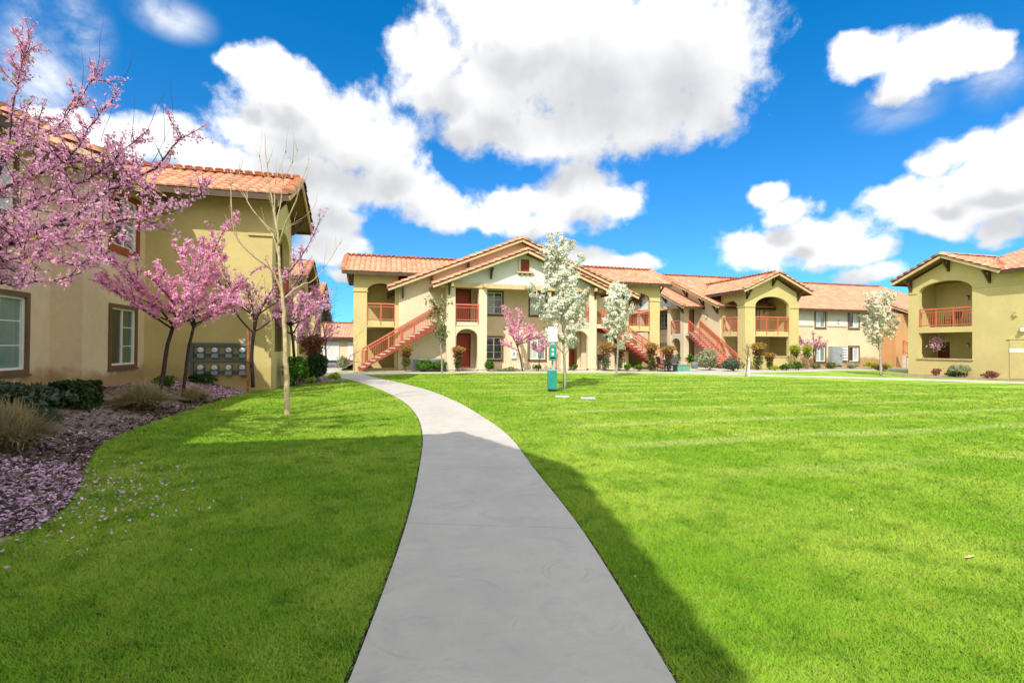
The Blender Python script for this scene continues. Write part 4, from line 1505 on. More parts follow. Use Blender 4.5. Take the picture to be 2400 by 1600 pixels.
# ------------------------------------------------------------------ buildings further off
B5 = bldg('apartment_building', 'olive apartment building beyond the left one, two gabled wings stepping back', (0, 0, 0), 0)
ts = tiles_for(B5, 250)
for (x, y, z0) in ((-5.1, 31.6, 0.0), (-5.7, 43.8, 0.0)):
    MB().plate(((x, 0, 0), (0, 1, 0), (0, 0, 1), (1, 0, 0)), [(y + 0.245, -0.5), (y + 4.4, -0.5), (y + 4.4, 5.5), (y + 2.2, 6.6), (y + 0.245, 5.6)],
               [arch(y + 0.8, y + 3.6, F2, 4.6, 5.2), rect(y + 0.8, y + 3.6, 0.9, 2.45)], 0.24).build('olive_wall', OLIVE, B5)
    MB().plate(((0, y, 0), (1, 0, 0), (0, 0, 1), (0, -1, 0)), rect(x - 5, x, -0.5, 5.6), [arch(x - 2.2, x - 0.7, F2, 4.6, 5.1), rect(x - 2.2, x - 0.7, 0, 2.45)], 0.24).build('olive_wall', OLIVE, B5)
    mb = MB(); mb.box(x - 5, x - 0.245, y + 4.16, y + 4.4, -0.5, 5.5); mb.build('olive_wall', OLIVE, B5)
    mb = MB(); mb.box(x - 2.7, x - 2.5, y + 0.25, y + 4.15, -0.5, 5.5); mb.build('inner_wall', CREAM, B5)
    mb = MB(); mb.box(x - 2.49, x - 0.25, y + 0.25, y + 4.15, 2.46, F2); mb.build('balcony_floor', OLIVE, B5)
    railing(B5, (x - 0.02, y + 0.85, F2), (x - 0.02, y + 3.55, F2), 1.02, 4, 0.2)
    railing(B5, (x - 2.15, y + 0.02, F2), (x - 0.75, y + 0.02, F2), 1.02, 2, 0.2)
    gable(B5, ts, (x + 0.55, y + 2.2), (x - 7, y + 2.2), 6.85, 2.8, 0.455, (1, 4), (True, False))
    for yy in (0.15, 2.2, 4.25):
        bracket(B5, x, y + yy, 6.85 - 0.455 * abs(yy - 2.2) - 0.25, (1, 0), 0.5)
mb = MB(); mb.box(-16, -8.5, 35.8, 43.6, -0.5, 5.2); mb.build('cream_wall', CREAM, B5)
ts.finish()

B6 = bldg('garage_row', 'low cream garage row with tiled roof, far off between the two left buildings', (0, 0, 0), 0)
ts = tiles_for(B6, 200)
mb = MB(); mb.box(-14.5, 18, 58.6, 64.5, -0.4, 2.45); mb.build('cream_wall', CREAM, B6)
for k in range(6):
    mb = MB(); mb.box(-7.5 + k * 3.4, -5.0 + k * 3.4, 58.53, 58.597, -0.3, 1.9); mb.build('garage_door', WHITE_ST, B6)
gable(B6, ts, (-15, 61.5), (18.5, 61.5), 4.05, 3.6, 0.47, (4, 1), (True, True))
ts.finish()

B7 = bldg('apartment_building', 'orange apartment building with red steps glimpsed behind the right pear tree', (0, 0, 0), 0)
ts = tiles_for(B7, 150)
MB().plate(((0, 30.6, 0), (1, 0, 0), (0, 0, 1), (0, -1, 0)), rect(39.9, 56, -0.9, 4.35), (), 0.3).build('orange_wall', ORANGE_ST, B7)
mb = MB(); mb.box(39.9, 40.1, 30.9, 34.5, -0.9, 4.35); mb.build('orange_wall', ORANGE_ST, B7)
for k in range(8):
    mb = MB(); mb.box(39.3, 41.0, 27.2 + k * 0.3, 27.5 + k * 0.3, -0.4, -0.2 + k * 0.17); s_ = mb.build('step', TREAD, B7)
    mb = MB(); mb.box(39.3, 41.0, 27.17 + k * 0.3, 27.197 + k * 0.3, -0.39, -0.25 + k * 0.17); mb.build('riser', RED, B7)
railing(B7, (41.05, 27.3, 0.0), (41.05, 29.5, 1.2), 0.95, 3, 0.1)
railing(B7, (39.25, 27.3, 0.0), (39.25, 29.5, 1.2), 0.95, 3, 0.1)
gable(B7, ts, (40.6, 31.7), (57, 31.7), 5.2, 1.95, 0.42, (4, 1), (True, False), sides=(False, True), ridge=False)
ts.finish()

# ------------------------------------------------------------------ trees


def U(px, py, d):
    """point seen at a photograph pixel, d metres ahead (used once, to read positions off the photograph)"""
    t = (px - 1200) / 1150.0
    return Vector((t * d * CA + d * SA, -t * d * SA + d * CA, 1.5 + (811 + 0.007 * (px - 1200) - py) / 1150.0 * d))


def rvec():
    return Vector((random.gauss(0, 1), random.gauss(0, 1), random.gauss(0, 1)))


def limb(mb, p, d, L, r0, r1, wander=0.12, up=0.06, seg=0.14, n=5):
    """one wandering tapered branch; returns its points"""
    p, d = Vector(p), Vector(d).normalized()
    k = max(3, int(L / seg))
    pts = [p.copy()]
    for i in range(k):
        d = (d + rvec() * wander + Vector((0, 0, up))).normalized()
        p = p + d * (L / k)
        pts.append(p.copy())
    mb.tube(pts, [r0 + (r1 - r0) * i / k for i in range(k + 1)], n)
    return pts


def along(pts, t):
    x = t * (len(pts) - 1)
    i = min(len(pts) - 2, int(x))
    return pts[i].lerp(pts[i + 1], x - i), (pts[i + 1] - pts[i]).normalized()


def fill(pts, step, jit):
    out = []
    for a, b in zip(pts[:-1], pts[1:]):
        n = max(1, int((b - a).length / step))
        for k in range(n):
            q = a.lerp(b, (k + random.random()) / n)
            out.append(q + rvec() * jit)
    return out


def side_dir(d, ang, up=0.3):
    s_ = d.cross(rvec())
    s_ = s_.normalized() if s_.length > 1e-6 else Vector((1, 0, 0))
    v = d * math.cos(ang) + s_ * math.sin(ang)
    v.z += up
    return v.normalized()


def redbud(base, height, spread, label, group, bloom=PINK, density=1.0, psize=0.03, lean=(0, 0), stems=1, bark=BARK_D, fork=0.42, rtrunk=0.05, name='redbud_tree', bare=0.0, leafy=0.02, openness=0.9):
    root = thing(name, label, 'tree', base, 0, group)
    mb, tw, bl = MB(), MB(), []
    for s_ in range(stems):
        d0 = Vector((lean[0] + random.gauss(0, 0.05), lean[1] + random.gauss(0, 0.05), 1)).normalized()
        tr = limb(mb, (random.gauss(0, 0.05) * (stems > 1), random.gauss(0, 0.05) * (stems > 1), -0.05), d0, height * fork, rtrunk, rtrunk * 0.72, 0.05, 0.03, 0.2, 7)
        n = 8
        for i in range(n):
            a = 2 * PI * (i + random.random() * 0.6) / n
            el_ = random.uniform(0.5, 1.32)
            d = Vector((math.cos(a) * openness, math.sin(a) * openness, math.tan(el_) * 0.55)).normalized()
            p0, _ = along(tr, random.uniform(0.75, 1.0) if i else 1.0)
            L = min(spread / max(0.35, math.hypot(d.x, d.y)), height * (1 - fork) / max(0.25, d.z)) * random.uniform(0.8, 1.05)
            br = limb(mb, p0, d, L, rtrunk * 0.5, 0.008, 0.055, 0.03, 0.16, 5)
            for k in range(int(L / 0.17)):
                t = random.uniform(0.18, 1.0)
                p1, dd = along(br, t)
                l2 = random.uniform(0.25, 0.75) * (1.1 - 0.5 * t) * spread / 1.5
                t2 = limb(tw, p1, side_dir(dd, random.uniform(0.35, 0.8), 0.25), l2, 0.010, 0.003, 0.06, 0.04, 0.1, 4)
                if random.random() > bare:
                    bl += fill(t2, 0.035 / density, psize * 0.6)
                for q in range(1):
                    p2, d2 = along(t2, random.uniform(0.2, 0.9))
                    t3 = limb(tw, p2, side_dir(d2, 0.8, 0.3), l2 * 0.5, 0.006, 0.002, 0.13, 0.06, 0.1, 3)
                    if random.random() > bare:
                        bl += fill(t3, 0.035 / density, psize * 0.6)
            if random.random() > bare:
                bl += fill(br[len(br) // 4:], 0.045 / density, psize)
    mb.build('trunk', bark, root, True, fix=False)
    tw.build('twigs', bark, root, True, 'stuff', fix=False)
    leaf_cloud('blossom', [tuple(q) for q in bl], psize * 1.15, bloom, root, 'stuff', per=4, spread=psize * 0.75, outward=0.6)
    if leafy:
        lf = [tuple(q + rvec() * 0.08) for q in bl if random.random() < leafy]
        leaf_cloud('young_leaves', lf, psize * 1.3, LIME, root, 'stuff')
    return root


# the large redbud whose trunk stands just outside the picture on the left
def near_redbud():
    base = Vector((-6.15, 8.3, 0.3))
    root = thing('redbud_tree', 'large pink blossoming redbud reaching in from the left edge with dark limbs', 'tree', base, 0, 'redbud trees in blossom')
    loc = lambda *q: U(*q) - base
    mb, tw, bl = MB(), MB(), []
    fork = loc(-330, 700, 6.9)
    limb(mb, (0, 0, -0.1), fork, fork.length, 0.11, 0.085, 0.02, 0.0, 0.2, 8)
    limbs = [
        ([fork, loc(-150, 640, 6.5), loc(0, 577, 6.3), loc(133, 522, 6.2), loc(190, 492, 6.15), loc(250, 444, 6.1), loc(300, 420, 6.0), loc(360, 392, 5.95), loc(412, 318, 5.9)], 0.055, 1.0, 0.35),
        ([loc(120, 527, 6.2), loc(245, 523, 6.0), loc(340, 508, 5.9), loc(410, 487, 5.85), loc(478, 440, 5.8)], 0.022, 1.1, 0.1),
        ([loc(-150, 640, 6.5), loc(-40, 625, 6.0), loc(80, 598, 5.8), loc(180, 622, 5.7), loc(255, 590, 5.7)], 0.02, 1.2, 0.2),
        ([loc(-150, 640, 6.5), loc(-60, 655, 6.0), loc(30, 668, 5.8), loc(100, 660, 5.7), loc(190, 640, 5.7)], 0.018, 1.0, 0.15),
        ([fork, loc(-160, 560, 6.7), loc(-60, 470, 6.6), loc(0, 380, 6.6), loc(20, 250, 6.6), loc(36, 160, 6.7), loc(60, 70, 6.7)], 0.035, 1.0, 0.2),
        ([loc(0, 380, 6.6), loc(50, 330, 6.5), loc(110, 310, 6.4), loc(170, 240, 6.4), loc(215, 160, 6.4)], 0.014, 0.8, 0.3),
        ([loc(-60, 470, 6.6), loc(60, 415, 6.3), loc(150, 375, 6.1), loc(205, 300, 6.0), loc(262, 215, 6.0)], 0.02, 1.0, 0.1),
        ([loc(-40, 590, 6.3), loc(60, 480, 6.4), loc(150, 440, 6.3), loc(235, 400, 6.2), loc(300, 330, 6.2), loc(345, 300, 6.2)], 0.022, 1.0, 0.2),
        ([loc(-160, 560, 6.7), loc(-60, 560, 6.5), loc(40, 510, 6.4), loc(120, 470, 6.3), loc(220, 470, 6.2)], 0.024, 1.1, 0.0),
        ([loc(-160, 560, 6.7), loc(-120, 420, 6.9), loc(-40, 330, 6.9), loc(40, 300, 6.8), loc(120, 270, 6.8)], 0.022, 0.9, 0.2),
        ([fork, loc(-420, 520, 7.2), loc(-480, 300, 7.3), loc(-450, 120, 7.4)], 0.045, 1.0, 0.0),
        ([fork, loc(-520, 640, 6.6), loc(-700, 520, 6.4), loc(-860, 480, 6.3)], 0.045, 1.0, 0.0),
        ([loc(0, 577, 6.3), loc(60, 555, 6.0), loc(140, 560, 5.8), loc(225, 550, 5.7), loc(300, 555, 5.7)], 0.018, 1.0, 0.0),
    ]
    for pts, r, dens, barep in limbs:
        cp = catmull(pts, 0.12)
        cp = [q + rvec() * 0.012 for q in cp]
        n = len(cp)
        mb.tube(cp, [max(0.006, r * (1 - 0.85 * i / (n - 1))) for i in range(n)], 6)
        bl += fill(cp[n // 6:], 0.02, 0.022)
        L = sum((b - a).length for a, b in zip(cp[:-1], cp[1:]))
        for k in range(int(L / 0.088 * dens)):
            t = random.uniform(0.12, 1.0)
            p1, dd = along(cp, t)
            l2 = random.uniform(0.15, 0.62) * (1.15 - 0.5 * t)
            t2 = limb(tw, p1, side_dir(dd, random.uniform(0.5, 1.2), 0.25), l2, 0.008, 0.002, 0.12, 0.05, 0.07, 4)
            if random.random() > barep * 0.6:
                bl += fill(t2, 0.017, 0.018)
            if random.random() < 0.6:
                p2, d2 = along(t2, random.uniform(0.2, 0.8))
                t3 = limb(tw, p2, side_dir(d2, 0.8, 0.25), l2 * 0.6, 0.005, 0.0015, 0.12, 0.05, 0.07, 3)
                bl += fill(t3, 0.018, 0.016)
    # bare shoots standing above the blossom
    for (x, y, d) in ((230, 330, 6.2), (300, 330, 6.1), (340, 300, 6.1), (380, 330, 6.0), (400, 315, 5.9), (255, 220, 6.0), (215, 170, 6.3), (350, 380, 6.0), (180, 240, 6.4), (390, 380, 5.9)):
        q = loc(x, y, d)
        limb(tw, q, Vector((0.25 + random.gauss(0, 0.2), random.gauss(0, 0.2), 1)), random.uniform(0.35, 0.75), 0.004, 0.0012, 0.05, 0.06, 0.06, 3)
    mb.build('trunk', BARK_D, root, True, fix=False)
    tw.build('twigs', BARK_D, root, True, 'stuff', fix=False)
    leaf_cloud('blossom', [tuple(q) for q in bl], 0.0185, PINK, root, 'stuff', per=3, spread=0.017, outward=0.5, axis=(-1.5, -1.0))
    lf = []
    for q in random.sample(bl, 110):
        c = q + rvec() * 0.05
        lf += [tuple(c + rvec() * 0.03) for _ in range(4)]
    leaf_cloud('young_leaves', lf, 0.026, LIME, root, 'stuff')


near_redbud()
GRB = 'redbud trees in blossom'
redbud((-5.36, 13.8, 0.26), 5.1, 1.8, 'bright pink redbud with curving dark trunk beside the cream wall corner', GRB, PINK_L, 1.15, 0.030, (0.12, -0.02), rtrunk=0.055, fork=0.42)
redbud((-4.9, 14.0, 0.22), 4.7, 1.45, 'bright pink redbud with slender leaning trunk in front of the meters', GRB, PINK_L, 1.05, 0.030, (0.10, -0.02), rtrunk=0.045, fork=0.46)
redbud((-3.95, 16.75, 0.22), 5.3, 2.0, 'pink redbud tied to a rusty stake at the olive wall corner', GRB, PINK, 0.55, 0.030, (0.02, -0.02), rtrunk=0.06, fork=0.42, bare=0.3)
redbud((-3.15, 18.9, 0.1), 6.0, 1.55, 'tall mauve redbud behind the bare tan tree', GRB, PINK, 1.0, 0.034, (0.0, 0.0), rtrunk=0.06, fork=0.38)
redbud((-3.4, 24.6, 0.1), 4.2, 1.5, 'dark mauve redbud in front of the far balconies', GRB, PINK, 0.6, 0.04, (0.0, 0.0), rtrunk=0.05, fork=0.35, bare=0.35, leafy=0.08)
redbud((8.0, 28.35, 0.05), 3.9, 1.35, 'pink redbud in front of the two middle windows', GRB, PINK_L, 0.75, 0.04, (-0.28, 0.0), rtrunk=0.05, fork=0.42)
redbud((9.0, 28.4, 0.05), 2.8, 0.8, 'small mauve redbud left of the large white pear', GRB, PINK, 0.7, 0.04, (0.0, 0.0), rtrunk=0.035, fork=0.42)
redbud((31.6, 30.4, -0.1), 4.6, 1.3, 'faint pale pink redbud before the windowed wall of the right-hand buildings', GRB, PINK_P, 0.35, 0.045, (0.0, 0.0), rtrunk=0.04, fork=0.35, bare=0.3)

# stake of the tied redbud
t_ = thing('tree_stake', 'rusty brown wooden stake tied to the redbud at the wall corner', 'stake', (-4.08, 16.68, 0.2))
mb = MB(); mb.box(-0.035, 0.035, -0.03, 0.03, -0.2, 1.78); mb.build('post', STAKE, t_)
mb = MB(); mb.tube([(0, 0, 1.5), (0.08, 0.03, 1.52), (0.16, 0.06, 1.5)], 0.015, 6); mb.build('tie', BLACK, t_)


def bare_tree():
    base = Vector((-2.02, 11.4, 0.0))
    root = thing('bare_tree', 'leafless young tree with smooth tan trunk on the left lawn', 'tree', base)
    loc = lambda x, y, d=10.5: U(x, y, d) - base
    mb, tw = MB(), MB()
    specs = [
        ([Vector((0, 0, -0.1)), loc(674, 900), loc(668, 800), loc(664, 720), loc(660, 690), loc(652, 620), loc(650, 560), loc(640, 500), loc(628, 430), loc(618, 360), loc(614, 310)], 0.068, 0.006),
        ([loc(661, 693), loc(640, 640, 10.4), loc(612, 615, 10.2), loc(570, 580, 10.0), loc(548, 545, 9.9), loc(540, 500, 9.8), loc(538, 450, 9.8), loc(536, 390, 9.8)], 0.024, 0.006),
        ([loc(655, 640), loc(640, 560, 10.7), loc(600, 505, 10.8), loc(575, 470, 10.9), loc(560, 430, 10.9), loc(555, 380, 10.9)], 0.018, 0.004),
        ([loc(650, 575), loc(668, 520, 10.3), loc(690, 470, 10.2), loc(700, 430, 10.1), loc(722, 370, 10.1)], 0.022, 0.005),
        ([loc(664, 700), loc(700, 670, 10.8), loc(735, 655, 11.1), loc(770, 610, 11.3), loc(800, 560, 11.5)], 0.016, 0.004),
        ([loc(645, 530), loc(655, 470, 10.6), loc(662, 420, 10.6), loc(690, 360, 10.6), loc(702, 330, 10.6)], 0.014, 0.003),
        ([loc(640, 500), loc(640, 440, 10.5), loc(655, 380, 10.5), loc(668, 350, 10.5)], 0.012, 0.003),
        ([loc(600, 505, 10.8), loc(640, 540, 10.6), loc(690, 520, 10.4), loc(720, 500, 10.3)], 0.010, 0.003),
        ([loc(628, 430), loc(610, 400, 10.4), loc(600, 360, 10.3), loc(580, 330, 10.3)], 0.009, 0.003),
    ]
    for pts, r0, r1 in specs:
        cp = catmull(pts, 0.12)
        cp = [q + rvec() * 0.006 for q in cp]
        n = len(cp)
        mb.tube(cp, [r0 + (r1 - r0) * (i / (n - 1)) ** 0.8 for i in range(n)], 7)
        L = sum((b - a).length for a, b in zip(cp[:-1], cp[1:]))
        for k in range(int(L * 2.6) if r0 < 0.06 else 7):
            p1, dd = along(cp, random.uniform(0.35 if r0 < 0.06 else 0.6, 1.0))
            limb(tw, p1, side_dir(dd, random.uniform(0.4, 0.9), 0.5), random.uniform(0.2, 0.7), 0.007, 0.0015, 0.08, 0.10, 0.08, 4)
    mb.build('trunk', BARK_T, root, True, fix=False)
    tw.build('twigs', BARK_T, root, True, 'stuff', fix=False)


bare_tree()


def pear(base, h, r, label, clear, mat=PEAR, dens=1.0, psize=0.055, rt=0.06):
    """upright oval pear: steep limbs carrying clusters of white blossom"""
    root = thing('pear_tree', label, 'tree', base, 0, 'white blossoming pear trees')
    mb, tw, bl, lf = MB(), MB(), [], []
    tr = limb(mb, (0, 0, -0.05), (0, 0, 1), h * 0.97, rt, 0.006, 0.025, 0.02, 0.25, 7)
    n = int(25 * dens)
    for i in range(n):
        t = clear + (0.93 - clear) * (i + random.random()) / n
        p0, dd = along(tr, t)
        s_ = (t - clear) / (1 - clear)
        rad = 1.15 * r * min(1.0, 0.5 + s_ / 0.3) * max(0.06, 1.0 - s_) ** 0.72 * random.uniform(0.55, 1.3)
        a = i * 2.4 + random.random()
        d = Vector((math.cos(a), math.sin(a), random.uniform(0.5, 1.1)))
        br = limb(mb, p0, d, rad * 1.35 + 0.12, 0.018 * (1.2 - s_), 0.004, 0.07, 0.10, 0.12, 5)
        for k in range(int(6 + 9 * rad)):
            p1, d1 = along(br, random.uniform(0.12, 1.0))
            t2 = limb(tw, p1, side_dir(d1, random.uniform(0.5, 1.1), 0.3), random.uniform(0.12, 0.40), 0.006, 0.002, 0.12, 0.08, 0.1, 3)
            for c in range(2):
                q, _ = along(t2, random.uniform(0.3, 1.0))
                for m in range(18):
                    bl.append(tuple(q + rvec() * 0.045))
                if random.random() < 0.22:
                    lf += [tuple(q + rvec() * 0.07) for _ in range(3)]
    for k in range(int(14 * dens)):
        q, _ = along(tr, random.uniform(0.75, 1.0))
        for m in range(12):
            bl.append(tuple(q + rvec() * 0.055))
    mb.build('trunk', BARK_G, root, True, fix=False)
    tw.build('twigs', BARK_D, root, True, 'stuff', fix=False)
    leaf_cloud('blossom', bl, psize * 0.75, mat, root, 'stuff', outward=1.0)
    leaf_cloud('young_leaves', lf, psize * 0.9, OLIVEL, root, 'stuff')
    return root


pear((6.11, 16.2, 0), 5.65, 1.12, 'largest white pear tree, beside the green dog waste station', 0.21, PEAR, 1.35, 0.058, 0.062)
pear((11.03, 22.1, 0), 4.75, 0.98, 'middle-sized white pear tree in front of the right stairs of the middle building', 0.30, PEAR, 1.05, 0.06, 0.055)
pear((26.84, 21.4, 0), 4.75, 1.2, 'cream-white pear tree beside the olive building at the right', 0.28, PEAR_D, 0.9, 0.06, 0.075)


def wispy(name, base, h, r, label, bark, leaf, dens, rt, clear, psize=0.05, stems=1, group=None):
    root = thing(name, label, 'tree', base, 0, group)
    mb, tw, bl = MB(), MB(), []
    for s_ in range(stems):
        a0 = random.random() * 6.28
        d0 = Vector((0.22 * math.cos(a0) * (stems > 1), 0.22 * math.sin(a0) * (stems > 1), 1))
        tr = limb(mb, (0, 0, -0.05), d0, h * 0.9, rt, 0.006, 0.06, 0.04, 0.2, 6)
        for k in range(int(14 * (1 + dens))):
            p0, dd = along(tr, random.uniform(clear, 1.0))
            br = limb(mb, p0, side_dir(dd, random.uniform(0.4, 1.1), 0.25), random.uniform(0.4, 1.0) * r, 0.012, 0.003, 0.13, 0.05, 0.1, 4)
            for q in range(4):
                p1, d1 = along(br, random.uniform(0.2, 1.0))
                t2 = limb(tw, p1, side_dir(d1, 0.8, 0.2), random.uniform(0.15, 0.5) * r, 0.005, 0.0015, 0.14, 0.04, 0.08, 3)
                if leaf is not None:
                    bl += fill(t2, 0.07 / max(dens, 0.05), 0.05)
    mb.build('trunk', bark, root, True, fix=False)
    tw.build('twigs', bark, root, True, 'stuff', fix=False)
    if bl:
        leaf_cloud('foliage', [tuple(q) for q in bl], psize, leaf, root, 'stuff', long=1.4)
    return root


wispy('young_tree', (2.65, 23.35, 0), 3.6, 1.15, 'sparse olive-green young tree on the lawn before the left stairs', BARK_G, OLIVEL, 1.0, 0.045, 0.42, 0.06)
wispy('bare_sapling', (-3.0, 27.2, 0), 4.3, 1.5, 'leafless dark multi-stem sapling at the far end of the path', BARK_D, None, 0.3, 0.05, 0.3, stems=3)
t_ = wispy('bare_sapling', (18.35, 21.9, 0), 1.85, 0.7, 'tiny leafless sapling with a white stake at the right walkway', BARK_D, None, 0.1, 0.02, 0.4)
t_ = thing('tree_stake', 'white stake beside the tiny sapling at the right walkway', 'stake', (18.52, 21.86, 0))
mb = MB(); mb.box(-0.035, 0.035, -0.03, 0.03, -0.1, 0.95); mb.build('post', WHITE, t_)
mb = MB(); mb.tube([(-0.03, 0, 0.8), (-0.16, 0.03, 0.82)], 0.012, 5); mb.build('tie', BLACK, t_)


def conifer(base, h, r, label):
    root = thing('conifer_tree', label, 'tree', base, 0, 'distant dark conifers')
    mb, pts = MB(), []
    limb(mb, (0, 0, 0), (0, 0, 1), h, 0.3, 0.03, 0.01, 0.0, 1.0, 6)
    for k in range(1500):
        t = random.random() ** 0.7
        rr = r * (1 - t) * random.uniform(0.3, 1.1) + 0.15
        a = random.random() * 6.28
        pts.append((rr * math.cos(a), rr * math.sin(a), h * (0.2 + 0.8 * t) - rr * 0.25))
    mb.build('trunk', BARK_D, root, True, fix=False)
    leaf_cloud('foliage', pts, 0.32, PINEL, root, 'stuff', flat=0.3, long=1.5)


conifer((-4.5, 96, 0), 9.0, 2.2, 'dark conifer poking above the garage roof, nearer the middle building')
conifer((-10.8, 98, 0), 8.6, 2.0, 'dark conifer behind the garage roof, nearer the left building')

# ------------------------------------------------------------------ shrubs and bedding


def bush(name, base, w, h, mat, label, n=900, size=0.05, group=None, dp=None, rag=0.18, boxy=False, long=1.3, stem=True):
    root = thing(name, label, 'shrub', base, 0, group)
    dp = dp or w
    pts = []
    nl = 9
    lobes = [(random.uniform(-0.55, 0.55) * w / 2, random.uniform(-0.55, 0.55) * dp / 2, random.uniform(0.35, 0.75) * h, random.uniform(0.35, 0.6)) for _ in range(nl)]
    while len(pts) < n:
        if boxy:
            q = [random.uniform(-1, 1) for _ in range(3)]
            i = random.randrange(3)
            q[i] = math.copysign(random.uniform(0.72, 1.02), q[i])
            pts.append((q[0] * w / 2, q[1] * dp / 2, h * (0.5 + 0.5 * q[2]) + 0.02))
            continue
        lx, ly, lz, lr = random.choice(lobes)
        v = rvec().normalized() * (random.uniform(0.55, 1.0) ** 0.5) * lr
        p = (lx + v.x * w / 2 * 1.05, ly + v.y * dp / 2 * 1.05, lz + v.z * h * 0.55)
        if p[2] < 0.02 or p[2] > h * (1 + rag * random.random()):
            continue
        pts.append(p)
    if stem:
        mb = MB()
        for k in range(5):
            limb(mb, (random.gauss(0, w * 0.06), random.gauss(0, dp * 0.06), -0.05), (random.gauss(0, 0.35), random.gauss(0, 0.35), 1), h * 0.75, 0.012, 0.004, 0.1, 0.03, 0.1, 4)
        mb.build('stems', BARK_D, root, True, 'stuff', fix=False)
    leaf_cloud('foliage', pts, size, mat, root, 'stuff', long=long, outward=0.5)
    return root


def nandina(base, h, w, label, top=ORANGE, n=420, group='nandina shrubs by the buildings', topiary=False):
    root = thing('nandina_shrub', label, 'shrub', base, 0, group)
    mb = MB()
    for k in range(6):
        limb(mb, (random.gauss(0, 0.06), random.gauss(0, 0.06), -0.05), (random.gauss(0, 0.12), random.gauss(0, 0.12), 1), h * 0.8, 0.012, 0.006, 0.05, 0.05, 0.12, 4)
    mb.build('stems', BARK_D, root, True, 'stuff', fix=False)

    def blob(z0, z1, ww, m):
        out = []
        for _ in range(m):
            v = rvec().normalized() * random.uniform(0.3, 1.0)
            out.append((v.x * ww / 2, v.y * ww / 2, (z0 + z1) / 2 + v.z * (z1 - z0) / 2))
        return out
    leaf_cloud('top_foliage', blob(h * 0.68, h, w, n), 0.05, top, root, 'stuff', long=1.4)
    leaf_cloud('middle_foliage', blob(h * 0.45, h * 0.8, w * 0.75, int(n * 0.55)), 0.05, MIXG if topiary else REDL, root, 'stuff', long=1.4)
    if not topiary:
        leaf_cloud('lower_foliage', blob(0.05, h * 0.6, w * 0.6, int(n * 0.7)), 0.05, MIXG, root, 'stuff', long=1.4)
    return root


def tuft(base, r, h, label, n=900, mat=STRAW, droop=1.0):
    """ornamental grass: arching blades from one crown"""
    root = thing('ornamental_grass', label, 'grass clump', base, 0, 'straw coloured grass clumps in the bed')
    V, F, R = [], [], []
    k = 0
    for i in range(n):
        a = random.random() * 6.28
        L = random.uniform(0.6, 1.1)
        e = random.uniform(0.15, 1.0)
        p = np.array([random.gauss(0, 0.07), random.gauss(0, 0.07), 0.0])
        vx, vz = r * e * 1.25, h * (1.55 - 0.5 * e)
        wd = 0.009
        sx, sy = -math.sin(a) * wd, math.cos(a) * wd
        prev = None
        for s_ in range(6):
            t = s_ / 5 * L
            x = vx * t
            z = max(0.01, vz * t * (1 - 0.62 * droop * t * e * 1.2))
            q = p + np.array([math.cos(a) * x + 0.02 * math.sin(9 * t + i), math.sin(a) * x, z])
            ww = 1 - 0.85 * s_ / 5
            V.append(q + np.array([sx, sy, 0]) * ww)
            V.append(q - np.array([sx, sy, 0]) * ww)
            if s_:
                F += [k + 2 * s_ - 2, k + 2 * s_ - 1, k + 2 * s_ + 1, k + 2 * s_]
                R.append((i * 0.618) % 1)
        k += 12
    numesh('blades', np.array(V), np.array(F), 4, mat, R, root, 'stuff')
    return root


def bz(x, y):
    return bed_z(x, y)


def onbed(px, py):
    """ground point of the bed below a photograph pixel"""
    z = 0.2
    for _ in range(8):
        r = U(px, py, 1.0) - Vector((0, 0, 1.5))
        d = (z - 1.5) / r.z
        p = r * d
        z = bed_z(p.x, p.y)
    return (p.x, p.y, z)


tuft(onbed(25, 1052), 0.62, 0.50, 'large straw grass clump at the left edge of the petal-strewn bed', 2200)
tuft(onbed(335, 962), 0.78, 0.50, 'widest straw grass clump, below the lower window', 2600)
tuft(onbed(455, 942), 0.55, 0.34, 'smaller straw grass clump in front of the meters', 1700)
tuft(onbed(110, 985), 0.35, 0.22, 'low grey-green grass clump behind the left edge clump', 500, BLUEG)
bush('hedge_shrub', onbed(180, 950), 0.62, 0.46, DARKG, 'boxy clipped dark green shrub under the cream wall corner', 1900, 0.034, 'dark shrubs along the left wall', 0.55, boxy=True)
bush('juniper_shrub', onbed(88, 955), 1.25, 0.42, BLUEG, 'ragged grey-green shrub left of the boxy clipped shrub', 1500, 0.045, 'dark shrubs along the left wall', 0.8, 0.4)
bush('juniper_shrub', onbed(8, 945), 0.7, 0.42, BLUEG, 'ragged grey-green shrub at the left edge under the window', 900, 0.045, 'dark shrubs along the left wall', 0.7, 0.4)
bush('low_shrub', onbed(388, 905), 0.5, 0.32, GREEN, 'small bright green shrub behind the widest grass clump', 500, 0.04, 'low shrubs below the meters')
bush('low_shrub', onbed(478, 912), 0.9, 0.30, DARKG, 'low dark shrub below the left meters', 800, 0.04, 'low shrubs below the meters')
bush('low_shrub', onbed(528, 910), 0.8, 0.26, BLUEG, 'low grey-green shrub below the right meters', 700, 0.04, 'low shrubs below the meters')
bush('low_shrub', (-3.1, 17.9, 0.15), 0.35, 0.22, GREEN, 'tiny green plant among petals at the olive wall corner', 220, 0.03, 'low shrubs below the meters')
bush('hedge_shrub', (-2.95, 18.7, 0.12), 0.95, 1.02, GREEN, 'rounded green shrub right behind the bare tan tree trunk', 1700, 0.05, 'dark shrubs along the left wall', boxy=False)
bush('hedge_shrub', (-2.55, 20.6, 0.08), 1.1, 1.1, DARKG, 'dark green shrub next to the path beyond the bare tree', 1500, 0.05, 'dark shrubs along the left wall')
nandina((-3.0, 22.6, 0.08), 1.9, 1.2, 'dark reddish nandina above the shrubs near the far path end', REDL, 600)
nandina((-3.3, 25.0, 0.05), 1.7, 1.0, 'orange nandina against the far balconies', ORANGE, 450)
